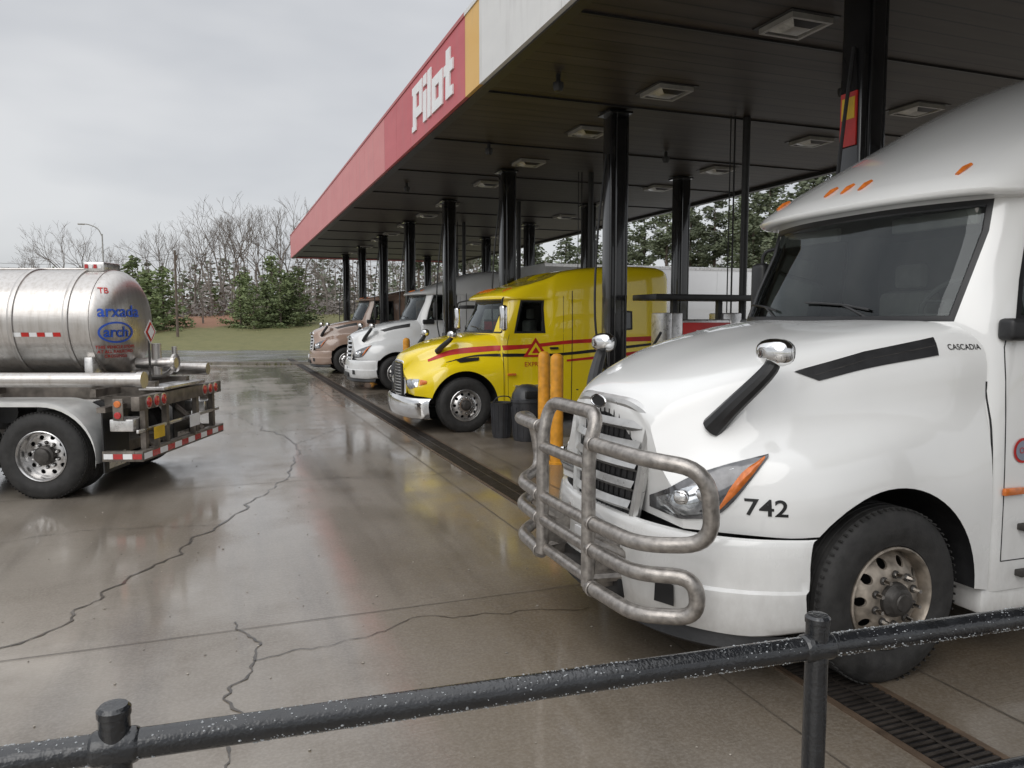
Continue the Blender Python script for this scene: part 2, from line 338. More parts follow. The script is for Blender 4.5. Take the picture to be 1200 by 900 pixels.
def build_truck(loc,spec):
    T=empty('semi_truck',loc); pm=spec['paint']; pet=spec['kind']=='P'
    H=HP if pet else HC; C=CABP if pet else CABC; k=spec.get('roofk',1.0)
    bm=bmesh.new(); rows=[]
    for x,b,pf in H:
        half=[V((x+b*(y/.9)**2,y,z)) for y,z in pf]
        rows.append([V((p.x,-p.y,p.z)) for p in half[:0:-1]]+half)
    G,_=loft(bm,rows,4,4)
    nr=len(G)
    for j in range(nr-1): face(bm,[G[j][0],G[j+1][0],G[j+1][-1],G[j][-1]],0)
    face(bm,G[0],0); face(bm,G[-1][::-1],0)
    bmesh.ops.recalc_face_normals(bm,faces=bm.faces[:]); bmesh.ops.triangulate(bm,faces=[f for f in bm.faces if len(f.verts)>4])
    hood=finish(bm,'hood_and_fenders',[pm,'black'],None,sharp=0)
    bm=bmesh.new()
    for s in (-1,1): cyl(bm,(1.3,s*.62,.5),(1.3,s*1.5,.5),.625,0,64)
    cut=finish(bm,'cut',['black'],sharp=0); bool_cut(hood,cut); hood.parent=T
    me=hood.data
    for p in me.polygons:
        c=p.center; r=math.hypot(c.x-1.3,c.z-.5)
        if r<.64 and abs(c.y)>.60 and abs(V((c.x-1.3,0,c.z-.5)).normalized().dot(p.normal))>.8: p.material_index=1
        if r<.64 and abs(abs(c.y)-.62)<.01 and abs(p.normal.y)>.9: p.material_index=1
        p.use_smooth=True
    me.set_sharp_from_angle(angle=math.radians(38))
    # cab shell
    bm=bmesh.new(); rows=[]
    for z,pl in C:
        zs=z if isinstance(z,list) else [z]*len(pl)
        zs=[zi if zi<2.85 or pet else 2.84+(zi-2.84)*k for zi in zs]
        half=[V((x,y,zi)) for (x,y),zi in zip(pl,zs)]
        rows.append(half+[V((p.x,-p.y,p.z)) for p in half[-2:0:-1]])
    n=len(rows[0]); G,tags=loft(bm,rows,3,3,True)
    face(bm,G[-1],0)
    wl=3
    wins=[[(wl,0),(wl,1),(wl,n-1),(wl,n-2)],[(wl,4)],[(wl,n-5)]]
    bmesh.ops.recalc_face_normals(bm,faces=bm.faces[:])
    for w in wins:
        fs=[f for t in w for f in tags.get(t,[]) if f.is_valid]
        for f in fs: f.material_index=2
        r=bmesh.ops.inset_region(bm,faces=fs,thickness=.035,use_even_offset=True)
        for f in r['faces']: f.material_index=1
        inner=[f for f in fs if f.is_valid]
        r=bmesh.ops.inset_region(bm,faces=inner,thickness=.008,depth=-.012,use_even_offset=True)
        for f in r['faces']: f.material_index=1
    cab=finish(bm,'cab_shell',[pm,'gasket','glass','interior','interior','glass2'],T,recalc=False,sharp=0)
    bv=bvh_of(hood,cab)
    md=cab.modifiers.new('s','SOLIDIFY'); md.thickness=.03; md.offset=-1; md.material_offset=3; bake(cab)
    cab.data.set_sharp_from_angle(angle=math.radians(40))
    # interior
    bt=1.80 if pet else 2.04
    bm=bmesh.new()
    box(bm,1.98,2.42,-1.0,1.0,bt-.45,bt-.05,2,.05); box(bm,2.12,2.34,-.85,-.3,bt-.1,bt+.05,2,.03); box(bm,1.92,2.0,-.9,.9,bt-.10,bt-.03,2,.02)
    box(bm,2.05,2.30,.2,.42,bt-.045,bt-.02,3); box(bm,2.0,2.2,.5,.62,bt-.045,bt-.01,3); box(bm,2.02,2.2,-.2,0,bt-.045,bt-.02,3)
    lathe(bm,[(.20+.018*math.cos(a),.018*math.sin(a)) for a in [i*math.pi/4 for i in range(8)]],(2.46,-.52,bt+.14),(-.75,0,.66),0,28,True)
    cyl(bm,(2.46,-.52,bt+.14),(2.35,-.52,bt-.1),.03,0,8); tube(bm,[(2.46,-.71,bt+.14),(2.46,-.52,bt+.13),(2.46,-.33,bt+.14)],.014,0,6)
    for y in (-.52,.52):
        box(bm,2.75,3.25,y-.26,y+.26,bt-.75,bt-.55,1,.05); box(bm,3.15,3.32,y-.26,y+.26,bt-.55,bt+.25,1,.06); box(bm,3.2,3.3,y-.14,y+.14,bt+.27,bt+.48,1,.04)
    box(bm,3.5,3.55,-1.1,1.1,bt-1.0,bt+.7,0)
    for s in (-1,1): box(bm,2.2,2.24,min(s*.9,s*.25),max(s*.9,s*.25),bt+.60,bt+.70,1,.01)
    finish(bm,'cab_interior',['interior','seat','dash','whitev'],T)
    bm=bmesh.new()
    for s in (-1,1):
        d=(0,-s,0)
        def ln(pts,r=.0035,m=0):
            P=[]
            for a,b in zip(pts[:-1],pts[1:]):
                for i in range(7): P.append(V((a[0]+(b[0]-a[0])*i/7,s*1.4,a[1]+(b[1]-a[1])*i/7)))
            P.append(V((pts[-1][0],s*1.4,pts[-1][1])))
            tube(bm,[hit(bv,p,d,.0) for p in P],r,m,5)
        ln([(2.13,.62),(2.12,bt-.15),(2.16,bt-.02)]); ln([(3.22,.62),(3.24,bt+.7)]); ln([(2.13,.62),(3.22,.62)]); ln([(3.4,.5),(3.42,bt+.8)],.008)
        ln([(2.045,.5),(2.045,1.3),(2.03,bt-.35)],.006)
        box(bm,2.95,3.12,s*1.235-.02,s*1.235+.02,bt-.30,bt-.26,1,.008)
        for z in (.52,.80): box(bm,2.25,3.05,min(s*1.2,s*1.27),max(s*1.2,s*1.27),z,z+.04,11 if pet else 6,.008)
        if pet:
            cyl(bm,(3.15,s*.92,.72),(4.6,s*.92,.72),.30,2,32)
            for x in (3.5,4.2): lathe(bm,[(.304,0),(.31,.0),(.31,.05),(.304,.05)],(x,s*.92,.72),(1,0,0),6,32)
        box(bm,2.10,2.27,min(s*1.225,s*1.25),max(s*1.225,s*1.25),1.02,1.065,3,.008)
        mx=1.98 if pet else 2.45; my=1.42 if pet else 1.36
        if not pet: box(bm,2.08,2.42,min(s*1.15,s*1.26),max(s*1.15,s*1.26),1.93,2.06,1,.03,3)
        tube(bm,fillet([(mx-.1,s*1.12,bt+.02),(mx-.05,s*my,bt+.02),(mx-.05,s*my,bt+.62),(mx+.1,s*1.08,bt+.66)],.08),.016,1,8)
        box(bm,mx-.10,mx+.02,min(s*(my-.06),s*(my+.12)),max(s*(my-.06),s*(my+.12)),bt+.05,bt+.52,2 if pet else 1,.05,3)
        b=hit(bv,(.42,s*.74,3),(0,0,-1),-.01) if not pet else hit(bv,(.9,s*.75,3),(0,0,-1),-.01)
        if not pet: b.z=min(b.z,1.56)
        e=V((b.x+.20,s*1.00,(b.z+.29) if pet else 1.845))
        mid=b.lerp(e,.35)+V((-.03,s*.02,-.02))
        P=catmull([b,mid,e-V((.02,0,.05)),e],5)
        tube(bm,P,[.062-.030*i/(len(P)-1) for i in range(len(P))],1,10)
        rows_=[]
        for i in range(10):
            a=i/9; w=math.sin(math.pi*min(max(a*.80+.05,.02),.98))**.5
            rows_.append([V((e.x-.08+.15*a,e.y+.12*w*math.copysign(abs(math.cos(q))**.7,math.cos(q)),e.z+.03+.075*w*math.copysign(abs(math.sin(q))**.7,math.sin(q)))) for q in [2*math.pi*j/20 for j in range(20)]])
        Gm=[[bm.verts.new(p) for p in r] for r in rows_]
        for j in range(9):
            for q in range(20): face(bm,[Gm[j][q],Gm[j][(q+1)%20],Gm[j+1][(q+1)%20],Gm[j+1][q]],2 if j<7 else 1)
        face(bm,Gm[-1],1); face(bm,Gm[0][::-1],2)
        if not pet:
            strip(bm,bv,[(.88,s*2,1.755),(1.3,s*2,1.865),(1.74,s*2,1.945)],[(1.00,s*2,1.705),(1.3,s*2,1.775),(1.72,s*2,1.845)],d,.005,1,10,3)
            ln([(.98,1.735),(1.3,1.825),(1.72,1.90)],.006,6); ln([(1.05,1.72),(1.3,1.795),(1.70,1.865)],.004,6)
            ln([(.88,1.757),(1.3,1.867),(1.74,1.947),(1.72,1.843)],.0035,2)
            dd=(.62,-.78*s,0)
            strip(bm,bv,[(.12,s*.56,1.02),(.24,s*.80,1.175),(.36,s*.95,1.25),(.54,s*1.08,1.315)],[(.12,s*.56,.95),(.22,s*.80,.955),(.32,s*.95,.99),(.54,s*1.08,1.30)],dd,.010,5,10,6,.02)
            strip(bm,bv,[(.16,s*.60,1.03),(.24,s*.78,1.13),(.40,s*.97,1.235)],[(.16,s*.60,.97),(.22,s*.78,.975),(.32,s*.93,1.0)],dd,.016,4,8,4,.024)
            strip(bm,bv,[(.375,s*.96,1.14),(.45,s*1.015,1.235),(.525,s*1.07,1.30)],[(.31,s*.945,.997),(.41,s*1.005,1.12),(.525,s*1.07,1.288)],dd,.020,3,8,4,.018)
            for q in ((.22,.76,1.06),(.29,.86,1.09)):
                h=hit(bv,(q[0],s*q[1],q[2]),dd,.03); lathe(bm,[(.045,-.01),(.042,.012),(.03,.022),(0,.026)],h,(-.75,s*.6,0),2,16)
        else:
            dd=(.75,-.66*s,0)
            strip(bm,bv,[(.2,s*.62,.93),(.28,s*.80,.96),(.42,s*.98,.97)],[(.2,s*.62,.80),(.28,s*.80,.79),(.42,s*.98,.84)],dd,.012,4,8,4,.03)
            strip(bm,bv,[(.44,s*1.0,.965),(.56,s*1.1,.95)],[(.44,s*1.0,.86),(.56,s*1.1,.90)],dd,.012,3,8,4,.01)
    for y in (-.82,-.16,0,.16,.82) if not pet else (-.8,-.2,0,.2,.8):
        zc=2.94 if not pet else 2.58
        zc=zc if pet else 2.84+(zc-2.84)*max(k,.5)
        h=hit(bv,(2.3,y,zc),(1,0,0),.003); h2=hit(bv,(2.3,y,zc+.07*(k if not pet else 1)),(1,0,0),.003)
        tube(bm,[h,h.lerp(h2,.5)+V((-.004,0,.004)),h2],[.012,.018,.012],3,8)
    for y in (-.5,.35):
        P=[hit(bv,(1.5,y+yy,bt+.07+zz_),(1,0,0),.02) for yy,zz_ in ((0,.0),(.2,.035),(.4,.05),(.55,.055))]
        tube(bm,P,.009,1,6); cyl(bm,P[0]+V((0,0,-.06)),P[1],.01,1,6)
    if not pet:
        gx=lambda y,z:.075+.10*(y/.55)**2+ .06*max(0,(z-.8)/.75)
        def gp(y,z,o=0): return V((gx(y,z)-o,y,z))
        Gg=[]
        for j in range(7):
            z=.74+j*(1.52-.74)/6; hw=.37+.10*(j/6)
            Gg.append([gp(hw*(i-6)/6,z) for i in range(13)])
        loft(bm,Gg,1,1,m=1)
        for j in range(6):
            z=.80+j*.120; hw=.355+.095*((z-.74)/.76)
            P=[gp(hw*(i-8)/8,z,.024) for i in range(17)]
            for p,q in zip(P[:-1],P[1:]):
                a=[bm.verts.new(p+V((.006,0,-.018))),bm.verts.new(q+V((.006,0,-.018))),bm.verts.new(q+V((-.022,0,.006))),bm.verts.new(p+V((-.022,0,.006))),bm.verts.new(p+V((0,0,.048))),bm.verts.new(q+V((0,0,.048)))]
                face(bm,[a[0],a[1],a[2],a[3]],12); face(bm,[a[3],a[2],a[5],a[4]],12)
        loop=[gp(y,z,.012) for y,z in ((-.37,.73),(.37,.73),(.43,1.1),(.475,1.48),(.31,1.545),(-.31,1.545),(-.475,1.48),(-.43,1.1))]
        tube(bm,fillet(loop,.07,5,True),.036,12,8,True)
        for i in range(-7,8):
            y=i*.055; tube(bm,[gp(y,.76,.006),gp(y*1.05,1.1,.006),gp(y*1.1,1.49,.006)],.005,0,4)
        c=V((gx(0,1.5)-.052,0,1.535))
        f=face(bm,[bm.verts.new(c+V((.0,.10*math.cos(a),.038*math.sin(a)))) for a in [i*math.pi/12 for i in range(24)]],0)
        tube(bm,[c+V((-.002,.10*math.cos(a),.038*math.sin(a))) for a in [i*math.pi/12 for i in range(24)]],.006,2,6,True)
        path=[(.02,0),(.03,.35),(.09,.65),(.22,.92),(.42,1.10),(.64,1.20),(.71,1.215)]
        rows=[]
        for z,ins in ((.34,.10),(.36,.03),(.46,.0),(.55,-.012),(.60,-.015),(.615,.01),(.74,.012),(.84,.025),(.875,.04),(.882,.07)):
            hf=[V((x+ins,y-ins*.3,z+(.03 if y>1.1 and z<.4 else 0))) for x,y in path]
            rows.append([V((p.x,-p.y,p.z)) for p in hf[:0:-1]]+hf)
        loft(bm,rows,4,2,m=7)
        box(bm,.26,.62,-.72,.72,.42,.86,1)
        path2=[(.06,0),(.07,.35),(.13,.65),(.27,.90),(.46,1.07),(.66,1.16)]
        hf=[[V((x+o,y,z)) for x,y in path2] for z,o in ((.24,.05),(.27,.0),(.345,.03))]
        loft(bm,[[V((p.x,-p.y,p.z)) for p in h[:0:-1]]+h for h in hf],3,1,m=1)
        box(bm,.0,.06,-.42,.42,.38,.52,1,.02)
        box(bm,-.01,.01,-.16,.16,.58,.70,9,.004)
        for s in (-1,1):
            q=[V((x,s*y,z)) for x,y,z in ((.118,.70,.47),(.172,.82,.47),(.168,.82,.59),(.118,.71,.60))]
            face(bm,[bm.verts.new(p+V((-.035,s*.0,0))) for p in q],1)
    else:
        for j in range(11):
            z=.66+j*.055; P=[V((.275+.1*(y/.45)**2+.02*j/10,y,z)) for y in [(-.34-.004*j)*(1-2*i/10) for i in range(11)]]
            tube(bm,P,.010,2,5)
        box(bm,.31,.36,-.36,.36,.60,1.24,1)
        loop=[V((.30+.08*(abs(y)/.4)**2,y,z)) for y,z in ((-.38,.62),(0,.62),(.38,.62),(.40,1.1),(.36,1.26),(0,1.29),(-.36,1.26),(-.40,1.1))]
        tube(bm,fillet(loop,.06,5,True),.028,2,8,True)
        path=[(.20,0),(.22,.4),(.27,.75),(.36,1.0),(.48,1.15),(.62,1.2)]
        rows=[]
        for z,ins in ((.26,.08),(.28,.02),(.36,.0),(.5,-.015),(.6,.0),(.64,.04)):
            hf=[V((x+ins,y-ins*.3,z)) for x,y in path]; rows.append([V((p.x,-p.y,p.z)) for p in hf[:0:-1]]+hf)
        loft(bm,rows,4,2,m=2)
        box(bm,.35,.6,-.9,.9,.35,.62,1)
        for s in (-1,1):
            d=(0,-s,0)
            strip(bm,bv,[(4.15,s*2,2.22),(4.4,s*2,2.24),(4.70,s*2,2.22)],[(4.15,s*2,1.86),(4.4,s*2,1.84),(4.70,s*2,1.86)],d,.006,0,8,3)
            strip(bm,bv,[(4.19,s*2,2.19),(4.4,s*2,2.205),(4.66,s*2,2.19)],[(4.19,s*2,1.89),(4.4,s*2,1.875),(4.66,s*2,1.89)],d,.012,13,8,3)
            strip(bm,bv,[(.72,s*2,1.32),(1.1,s*2,1.49),(1.8,s*2,1.57),(2.6,s*2,1.60),(3.4,s*2,1.67),(5.4,s*2,1.74)],[(.72,s*2,1.28),(1.1,s*2,1.40),(1.8,s*2,1.47),(2.6,s*2,1.53),(3.4,s*2,1.60),(5.4,s*2,1.64)],d,.004,10,12,3)
            strip(bm,bv,[(1.0,s*2,1.28),(1.5,s*2,1.40),(2.1,s*2,1.43),(3.0,s*2,1.42),(4.0,s*2,1.50),(5.4,s*2,1.62)],[(1.0,s*2,1.27),(1.5,s*2,1.37),(2.1,s*2,1.37),(3.0,s*2,1.37),(4.0,s*2,1.44),(5.4,s*2,1.58)],d,.0055,0,12,3)
            strip(bm,bv,[(3.3,s*2,1.30),(4.2,s*2,1.38),(5.4,s*2,1.50)],[(3.3,s*2,1.26),(4.2,s*2,1.32),(5.4,s*2,1.42)],d,.004,10,12,3)
            a=[hit(bv,(x,s*2,z),d,.008) for x,z in ((2.42,1.36),(2.92,1.36),(2.67,1.72))]; face(bm,[bm.verts.new(p) for p in a],10)
            a=[hit(bv,(x,s*2,z),d,.012) for x,z in ((2.51,1.40),(2.83,1.40),(2.67,1.63))]; face(bm,[bm.verts.new(p) for p in a],7)
            a=[hit(bv,(x,s*2,z),d,.016) for x,z in ((2.59,1.43),(2.75,1.43),(2.67,1.55))]; face(bm,[bm.verts.new(p) for p in a],10)
            text_on(bm,'EXPRESS',.12,(2.67,s*2,1.22),(-1,0,0) if s>0 else (1,0,0),(0,0,1),10,bv,d,.006)
            strip(bm,bv,[(1.15,s*2,1.32),(1.6,s*2,1.36)],[(1.22,s*2,1.26),(1.58,s*2,1.30)],d,.02,0,8,2)
    for s in (-1,1): box(bm,.6,8.1,min(s*.38,s*.46),max(s*.38,s*.46),.72,.98,6)
    box(bm,1.2,1.4,-1.0,1.0,.42,.55,6,.02)
    box(bm,.8,2.0,-.36,.36,.45,1.1,1,.04)
    for x in (6.3,7.6): box(bm,x-.07,x+.07,-1.0,1.0,.42,.58,6,.02)
    box(bm,6.5,7.5,-.45,.45,1.0,1.14,6,.04)
    for s in (-1,1):
        box(bm,8.15,8.17,min(s*.62,s*1.2),max(s*.62,s*1.2),.25,.95,1)
        if not pet: box(bm,2.0,4.7,min(s*1.0,s*1.21),max(s*1.0,s*1.21),.30,.46,7,.03)
    finish(bm,'body_fittings',['gasket','black','chrome','amber','lens','lampd','steel',pm,'bull','whitev','redp','alu',spec.get('grille','chrome'),'glass_dark'],T,recalc=False)
    axle(T,1.3,1.225,spec.get('wheel',WS),n='_front'); axle(T,6.3,1.225,WD,n='_drive_a'); axle(T,7.6,1.225,WD,n='_drive_b')
    return T,bv

TX=2.15
T1,bv1=build_truck((TX,4.38,0),dict(kind='C',paint='white',grille='grillesilver',wheel=WSD))
bm=bmesh.new()
text_on(bm,'742',.125,(.56,-2,1.035),(1,0,0),(0,0,1),0,bv1,(0,1,0),.004,.002)
text_on(bm,'CASCADIA',.044,(1.90,-2,1.89),(1,0,0),(0,0,1),0,bv1,(0,1,0),.004,.0004)
for r,m in ((.075,1),(.06,2)):
    c=V((2.26,-2,1.28)); f=face(bm,[bm.verts.new(hit(bv1,c+V((r*math.cos(a),0,r*math.sin(a))),(0,1,0),.004+.003*m)) for a in [i*math.pi/12 for i in range(24)]],m)
text_on(bm,'OK',.05,(2.26,-2,1.28),(1,0,0),(0,0,1),1,bv1,(0,1,0),.014)
finish(bm,'truck_lettering',['inkk','redp',simple('grey_vinyl',(.25,.27,.33),.4)],T1,recalc=False)
bm=bmesh.new()
R=.043
loop=[(-.16,-.35,.47),(-.16,-.35,1.30),(-.10,-.35,1.50),(-.10,.35,1.50),(-.16,.35,1.30),(-.16,.35,.47)]
tube(bm,fillet(loop,.12,6),R,0,14)
for z,x in ((1.20,-.16),(.86,-.16),(.70,-.16),(.50,-.14)): cyl(bm,(x,-.35,z),(x,.35,z),R*.85,0,12)
for s in (-1,1):
    up=[(-.16,s*.36,1.33),(-.13,s*.92,1.33),(.10,s*1.17,1.30),(.16,s*1.14,.90),(-.12,s*.88,.86),(-.16,s*.36,.86)]
    tube(bm,fillet(up,.16,7),R,0,14)
    lo=[(-.16,s*.36,.70),(-.13,s*.85,.70),(.10,s*1.08,.72),(.12,s*1.08,.50),(-.12,s*.85,.47),(-.16,s*.36,.47)]
    tube(bm,fillet(lo,.12,7),R,0,14)
    tube(bm,[(-.16,s*.35,.75),(.1,s*.4,.62)],.035,0,8); tube(bm,[(-.16,s*.35,.52),(.1,s*.4,.52)],.035,0,8)
    box(bm,-.17,.1,s*.35-.012,s*.35+.012,.45,.8,0,.004)
    for z in (.86,1.33,.70,.47): lathe(bm,[(R,-.0),(R+.006,.004),(R+.006,.016),(R,.02)],(-.16,s*.40,z),(0,s,0),0,14)
finish(bm,'bull_bar',['bull'],T1)

T2,bv2=build_truck((2.78,14.52,0),dict(kind='P',paint='yellow'))
T3,_=build_truck((3.38,23.27,0),dict(kind='C',paint='offwhite',roofk=.60,grille='chrome'))
T4,_=build_truck((3.08,31.0,0),dict(kind='C',paint='tan',roofk=.38,grille='chrome'))

bt_=empty('box_trailer',(0,0,0))
bm=bmesh.new()
box(bm,9.3,22.5,22.0,24.55,1.15,3.80,0,.02)
for i in range(11):
    x=9.5+i*1.22; box(bm,x,x+.012,21.993,21.999,1.25,3.72,0)
box(bm,9.3,22.5,21.99,21.999,3.70,3.79,2); box(bm,9.3,22.5,21.99,21.999,1.16,1.26,2)
box(bm,9.3,22.5,22.9,23.7,.95,1.14,1); box(bm,19,22,22.7,23.8,.6,.94,1)
finish(bm,'trailer_box',['offwhite','steel','alu'],bt_,sharp=30)
for x in (19.8,21.1):
    inst(WD,'wheel_near',bt_,(x,22.05,.5),0); inst(WD,'wheel_off',bt_,(x,24.5,.5),math.pi)

# ------------------------------------------------------------------ tank trailer
def stainless():
    m,nt,p=base_mat('stainless_steel'); c=coords(nt,(1,1,1)); c2=coords(nt,(1,12,12)); c3=coords(nt,(8,8,.8))
    n=noi(nt,c,1.6,3); n2=noi(nt,c2,4,2); n3=noi(nt,c3,2.5,5,.65)
    d=mth(nt,'MULTIPLY',ramp(nt,n3,.45,.75),.45)
    nt.links.new(mixc(nt,d,mixc(nt,n,(.44,.42,.40),(.60,.58,.56)),(.24,.20,.16)),p.inputs['Base Color'])
    p.inputs['Metallic'].default_value=.85
    nt.links.new(mth(nt,'ADD',mth(nt,'MULTIPLY',n2,.2),.22),p.inputs['Roughness']); bump(nt,p,n2,.05,.01); return m
M['ss']=stainless()
M['fender']=simple('fender_aluminium',(.66,.66,.64),.4,.3,.12,5); M['plate']=simple('yellow_plate',(.7,.45,.02),.5)
TT=empty('tank_trailer',W(-5.36,9.85),-TH)
bm=bmesh.new(); R=.67; zc=2.01
prof=[(0,-11.7),(.35,-11.65),(.6,-11.5),(R,-11.3),(R,.30),(R-.015,.38),(R-.06,.45),(R-.15,.515),(.38,.565),(.2,.59),(0,.60)]
lathe(bm,prof,(0,0,zc),(1,0,0),0,72)
tank=finish(bm,'tank_shell',['ss'],TT,sharp=50); bt=bvh_of(tank)
bm=bmesh.new()
for x in (.0,-.66,-2.1,-3.5,-4.9,-6.3,-7.7,-9.1,-10.5):
    lathe(bm,[(R-.002,0),(R+.018,.004),(R+.022,.02),(R+.022,.05),(R+.018,.066),(R-.002,.07)],(x,0,zc),(1,0,0),0,64)
lathe(bm,[(R-.01,0),(R+.006,.006),(R+.006,.02),(R-.01,.026)],(.29,0,zc),(1,0,0),0,64)
cyl(bm,(-9,-1.02,1.36),(1.08,-1.02,1.36),.085,0,24); cyl(bm,(1.05,-1.02,1.36),(1.12,-1.02,1.36),.098,0,24)
cyl(bm,(-9,1.02,1.36),(1.05,1.02,1.36),.085,0,24)
for s in (-1,1):
    box(bm,-9,1.0,s*.45-.05,s*.45+.05,1.08,1.30,2)
    for x in (.5,-.9,-2.3): box(bm,x,x+.07,min(s*.3,s*1.05),max(s*.3,s*1.05),1.16,1.25,2)
    for x in (.2,-1.4): box(bm,x,x+.1,min(s*.3,s*.6),max(s*.3,s*.6),1.24,1.6,1,.01)
for s in (-1,1):
    yi,yo=s*.62,s*1.24; P=[]
    for i in range(13):
        a=math.radians(-8+i*(98/12)); P.append(V((.02+.62*math.cos(a),0,.50+.62*math.sin(a))))
    P+=[V((-1.3,0,1.12))]
    for i in range(13):
        a=math.radians(90+i*(98/12)); P.append(V((-1.3+.62*math.cos(a),0,.50+.62*math.sin(a))))
    a_=[bm.verts.new((p.x,yi,p.z)) for p in P]; b_=[bm.verts.new((p.x,yo,p.z)) for p in P]
    c_=[bm.verts.new((p.x+(.05*(-1 if i>13 else 0)),yo,p.z-.05)) for i,p in enumerate(P)]
    for i in range(len(P)-1):
        face(bm,[a_[i],a_[i+1],b_[i+1],b_[i]],3); face(bm,[b_[i],b_[i+1],c_[i+1],c_[i]],3)
    box(bm,.70,.715,min(s*.62,s*1.2),max(s*.62,s*1.2),.30,1.02,4)
    box(bm,.66,.76,min(s*.4,s*1.22),max(s*.4,s*1.22),1.0,1.06,2)
    box(bm,.716,.72,min(s*.72,s*1.1),max(s*.72,s*1.1),.34,.5,1)
box(bm,1.07,1.17,-1.22,1.22,.44,.56,2,.008)
box(bm,1.05,1.15,-1.22,1.22,1.02,1.18,2,.008)
box(bm,.85,1.16,-.62,.62,1.2,1.24,1,.008)
box(bm,1.09,1.12,-1.2,1.2,.76,.80,1,.006)
for y in (-1.0,-.45,.45,1.0): box(bm,1.06,1.12,y-.04,y+.04,.56,1.02,2)
for s in (-1,1):
    box(bm,.5,1.06,s*.7-.04,s*.7+.04,1.0,1.14,2); tube(bm,[(.55,s*.7,1.0),(1.08,s*.7,.55)],.04,2,6)
    box(bm,.78,1.05,min(s*.85,s*1.18),max(s*.85,s*1.18),.78,.92,1,.01)
    for i in range(3):
        y=s*(.62+.19*i); lathe(bm,[(.075,0),(.075,.006),(.062,.008)],(1.1505,y,1.10),(1,0,0),1,18); lathe(bm,[(.06,0),(.058,.014),(.04,.022),(0,.026)],(1.153,y,1.10),(1,0,0),5,18)
    lathe(bm,[(.04,0),(.038,.012),(0,.02)],(.90,s*1.222,1.10),(0,s,0),6,18)
    lathe(bm,[(.04,0),(.038,.012),(0,.02)],(.90,s*1.222,.97),(0,s,0),5,18)
    box(bm,.84,.96,min(s*1.20,s*1.221),max(s*1.20,s*1.221),.91,1.16,2,.01)
for i in range(12):
    y=-1.2+i*.2; box(bm,1.171,1.174,y+.003,y+.197,.465,.535,5 if i%2 else 7)
for i in range(4): box(bm,.72+i*.11,.825+i*.11,-1.225,-1.2205,.47,.53,5 if i%2 else 7)
box(bm,.7,1.07,-1.22,-1.14,.44,.56,2,.006); box(bm,.7,1.07,1.14,1.22,.44,.56,2,.006)
box(bm,1.176,1.18,-.95,-.68,.66,.80,8); box(bm,1.176,1.18,.05,.36,.66,.82,7)
for y in (-.82,.205): box(bm,1.12,1.176,y-.02,y+.02,.55,.78,2)
cyl(bm,(.8,0,1.35),(.8,0,1.75),.06,0,14); cyl(bm,(.55,0,1.5),(1.05,0,1.5),.07,0,14); lathe(bm,[(.12,0),(.12,.03)],(1.02,0,1.5),(1,0,0),0,18)
tube(bm,fillet([(.3,.3,1.3),(.75,.3,1.3),(.9,.3,1.42),(.9,.3,1.7)],.1),.035,0,10)
cyl(bm,(.3,-.35,1.28),(.3,-.35,.8),.05,2,10); cyl(bm,(.35,-.6,.95),(.35,.6,.95),.13,4,18)
lathe(bm,[(.3,0),(.3,.16),(.26,.2),(0,.22)],(-4.2,0,zc+R-.03),(0,0,1),0,28)
box(bm,.02,.28,-.2,.2,zc+R-.03,zc+R+.09,1,.01)
for i in range(4): box(bm,.04+i*.055,.08+i*.055,-.206,-.201,zc+R+.01,zc+R+.06,5 if i%2==0 else 7)
tube(bm,[(-4,.25,zc+R+.03),(.1,.25,zc+R+.03)],.015,0,6)
box(bm,-2.2,.6,-.6,.6,.42,.56,2,.02); cyl(bm,(0,-1.0,.5),(0,1.0,.5),.07,2,12); cyl(bm,(-1.3,-1.0,.5),(-1.3,1.0,.5),.07,2,12)
for x in (-.7,-.2): cyl(bm,(x,-.7,.95),(x,-.25,.95),.14,4,16)
finish(bm,'running_gear_and_fittings',['ss','alu','fsteel','fender','black','red','amber','whitev','plate'],TT)
axle(TT,0,1.22,WD,n='_a'); axle(TT,-1.3,1.22,WD,n='_b')
bm=bmesh.new()
for s in (-1,1): box(bm,-9.2,-9.05,s*.7-.07,s*.7+.07,.1,1.1,0); box(bm,-9.3,-8.95,s*.7-.15,s*.7+.15,.0,.05,0)
finish(bm,'landing_gear',['steel'],TT)
bm=bmesh.new()
dr=V((-.62,.78,0)); axr=V((.78,.62,0))
def dec(s,size,u,z,m,bold=0,off=.006):
    o=V((.45,-.35,z))+axr*u; text_on(bm,s,size,o-dr*2,axr,(0,0,1),m,bt,dr,off,bold)
dec('arxada',.20,.05,2.15,0,.003,.008); dec('TB',.10,-.12,2.40,1,.001)
P=[];Q=[]
for i in range(28):
    a=2*math.pi*i/28; c=V((.45,-.35,1.90))-dr*2
    P.append(bm.verts.new(hit(bt,c+axr*.22*math.cos(a)+V((0,0,.13*math.sin(a))),dr,.006))); Q.append(bm.verts.new(hit(bt,c+axr*.195*math.cos(a)+V((0,0,.108*math.sin(a))),dr,.006)))
for i in range(28): face(bm,[P[i],P[(i+1)%28],Q[(i+1)%28],Q[i]],0)
dec('arch',.18,0,1.90,0,.003,.008)
for i,s in enumerate(('THIS VEHICLE STOPS','AT ALL RAILROAD','CROSSINGS')): dec(s,.052,0,1.72-.056*i,1,.0006,.006)
for i in range(6):
    x=-.60+i*.095; q=[(x+.003,1.85),(x+.092,1.85),(x+.092,1.90),(x+.003,1.90)]
    face(bm,[bm.verts.new(hit(bt,(a,-2,b),(0,1,0),.004)) for a,b in q],1 if i%2 else 2)
for i in range(30):
    x=-1.0-i*.13; q=[(x,1.85),(x-.12,1.85),(x-.12,1.90),(x,1.90)]
    face(bm,[bm.verts.new(hit(bt,(a,-2,b),(0,1,0),.004)) for a,b in q],1 if i%2 else 2)
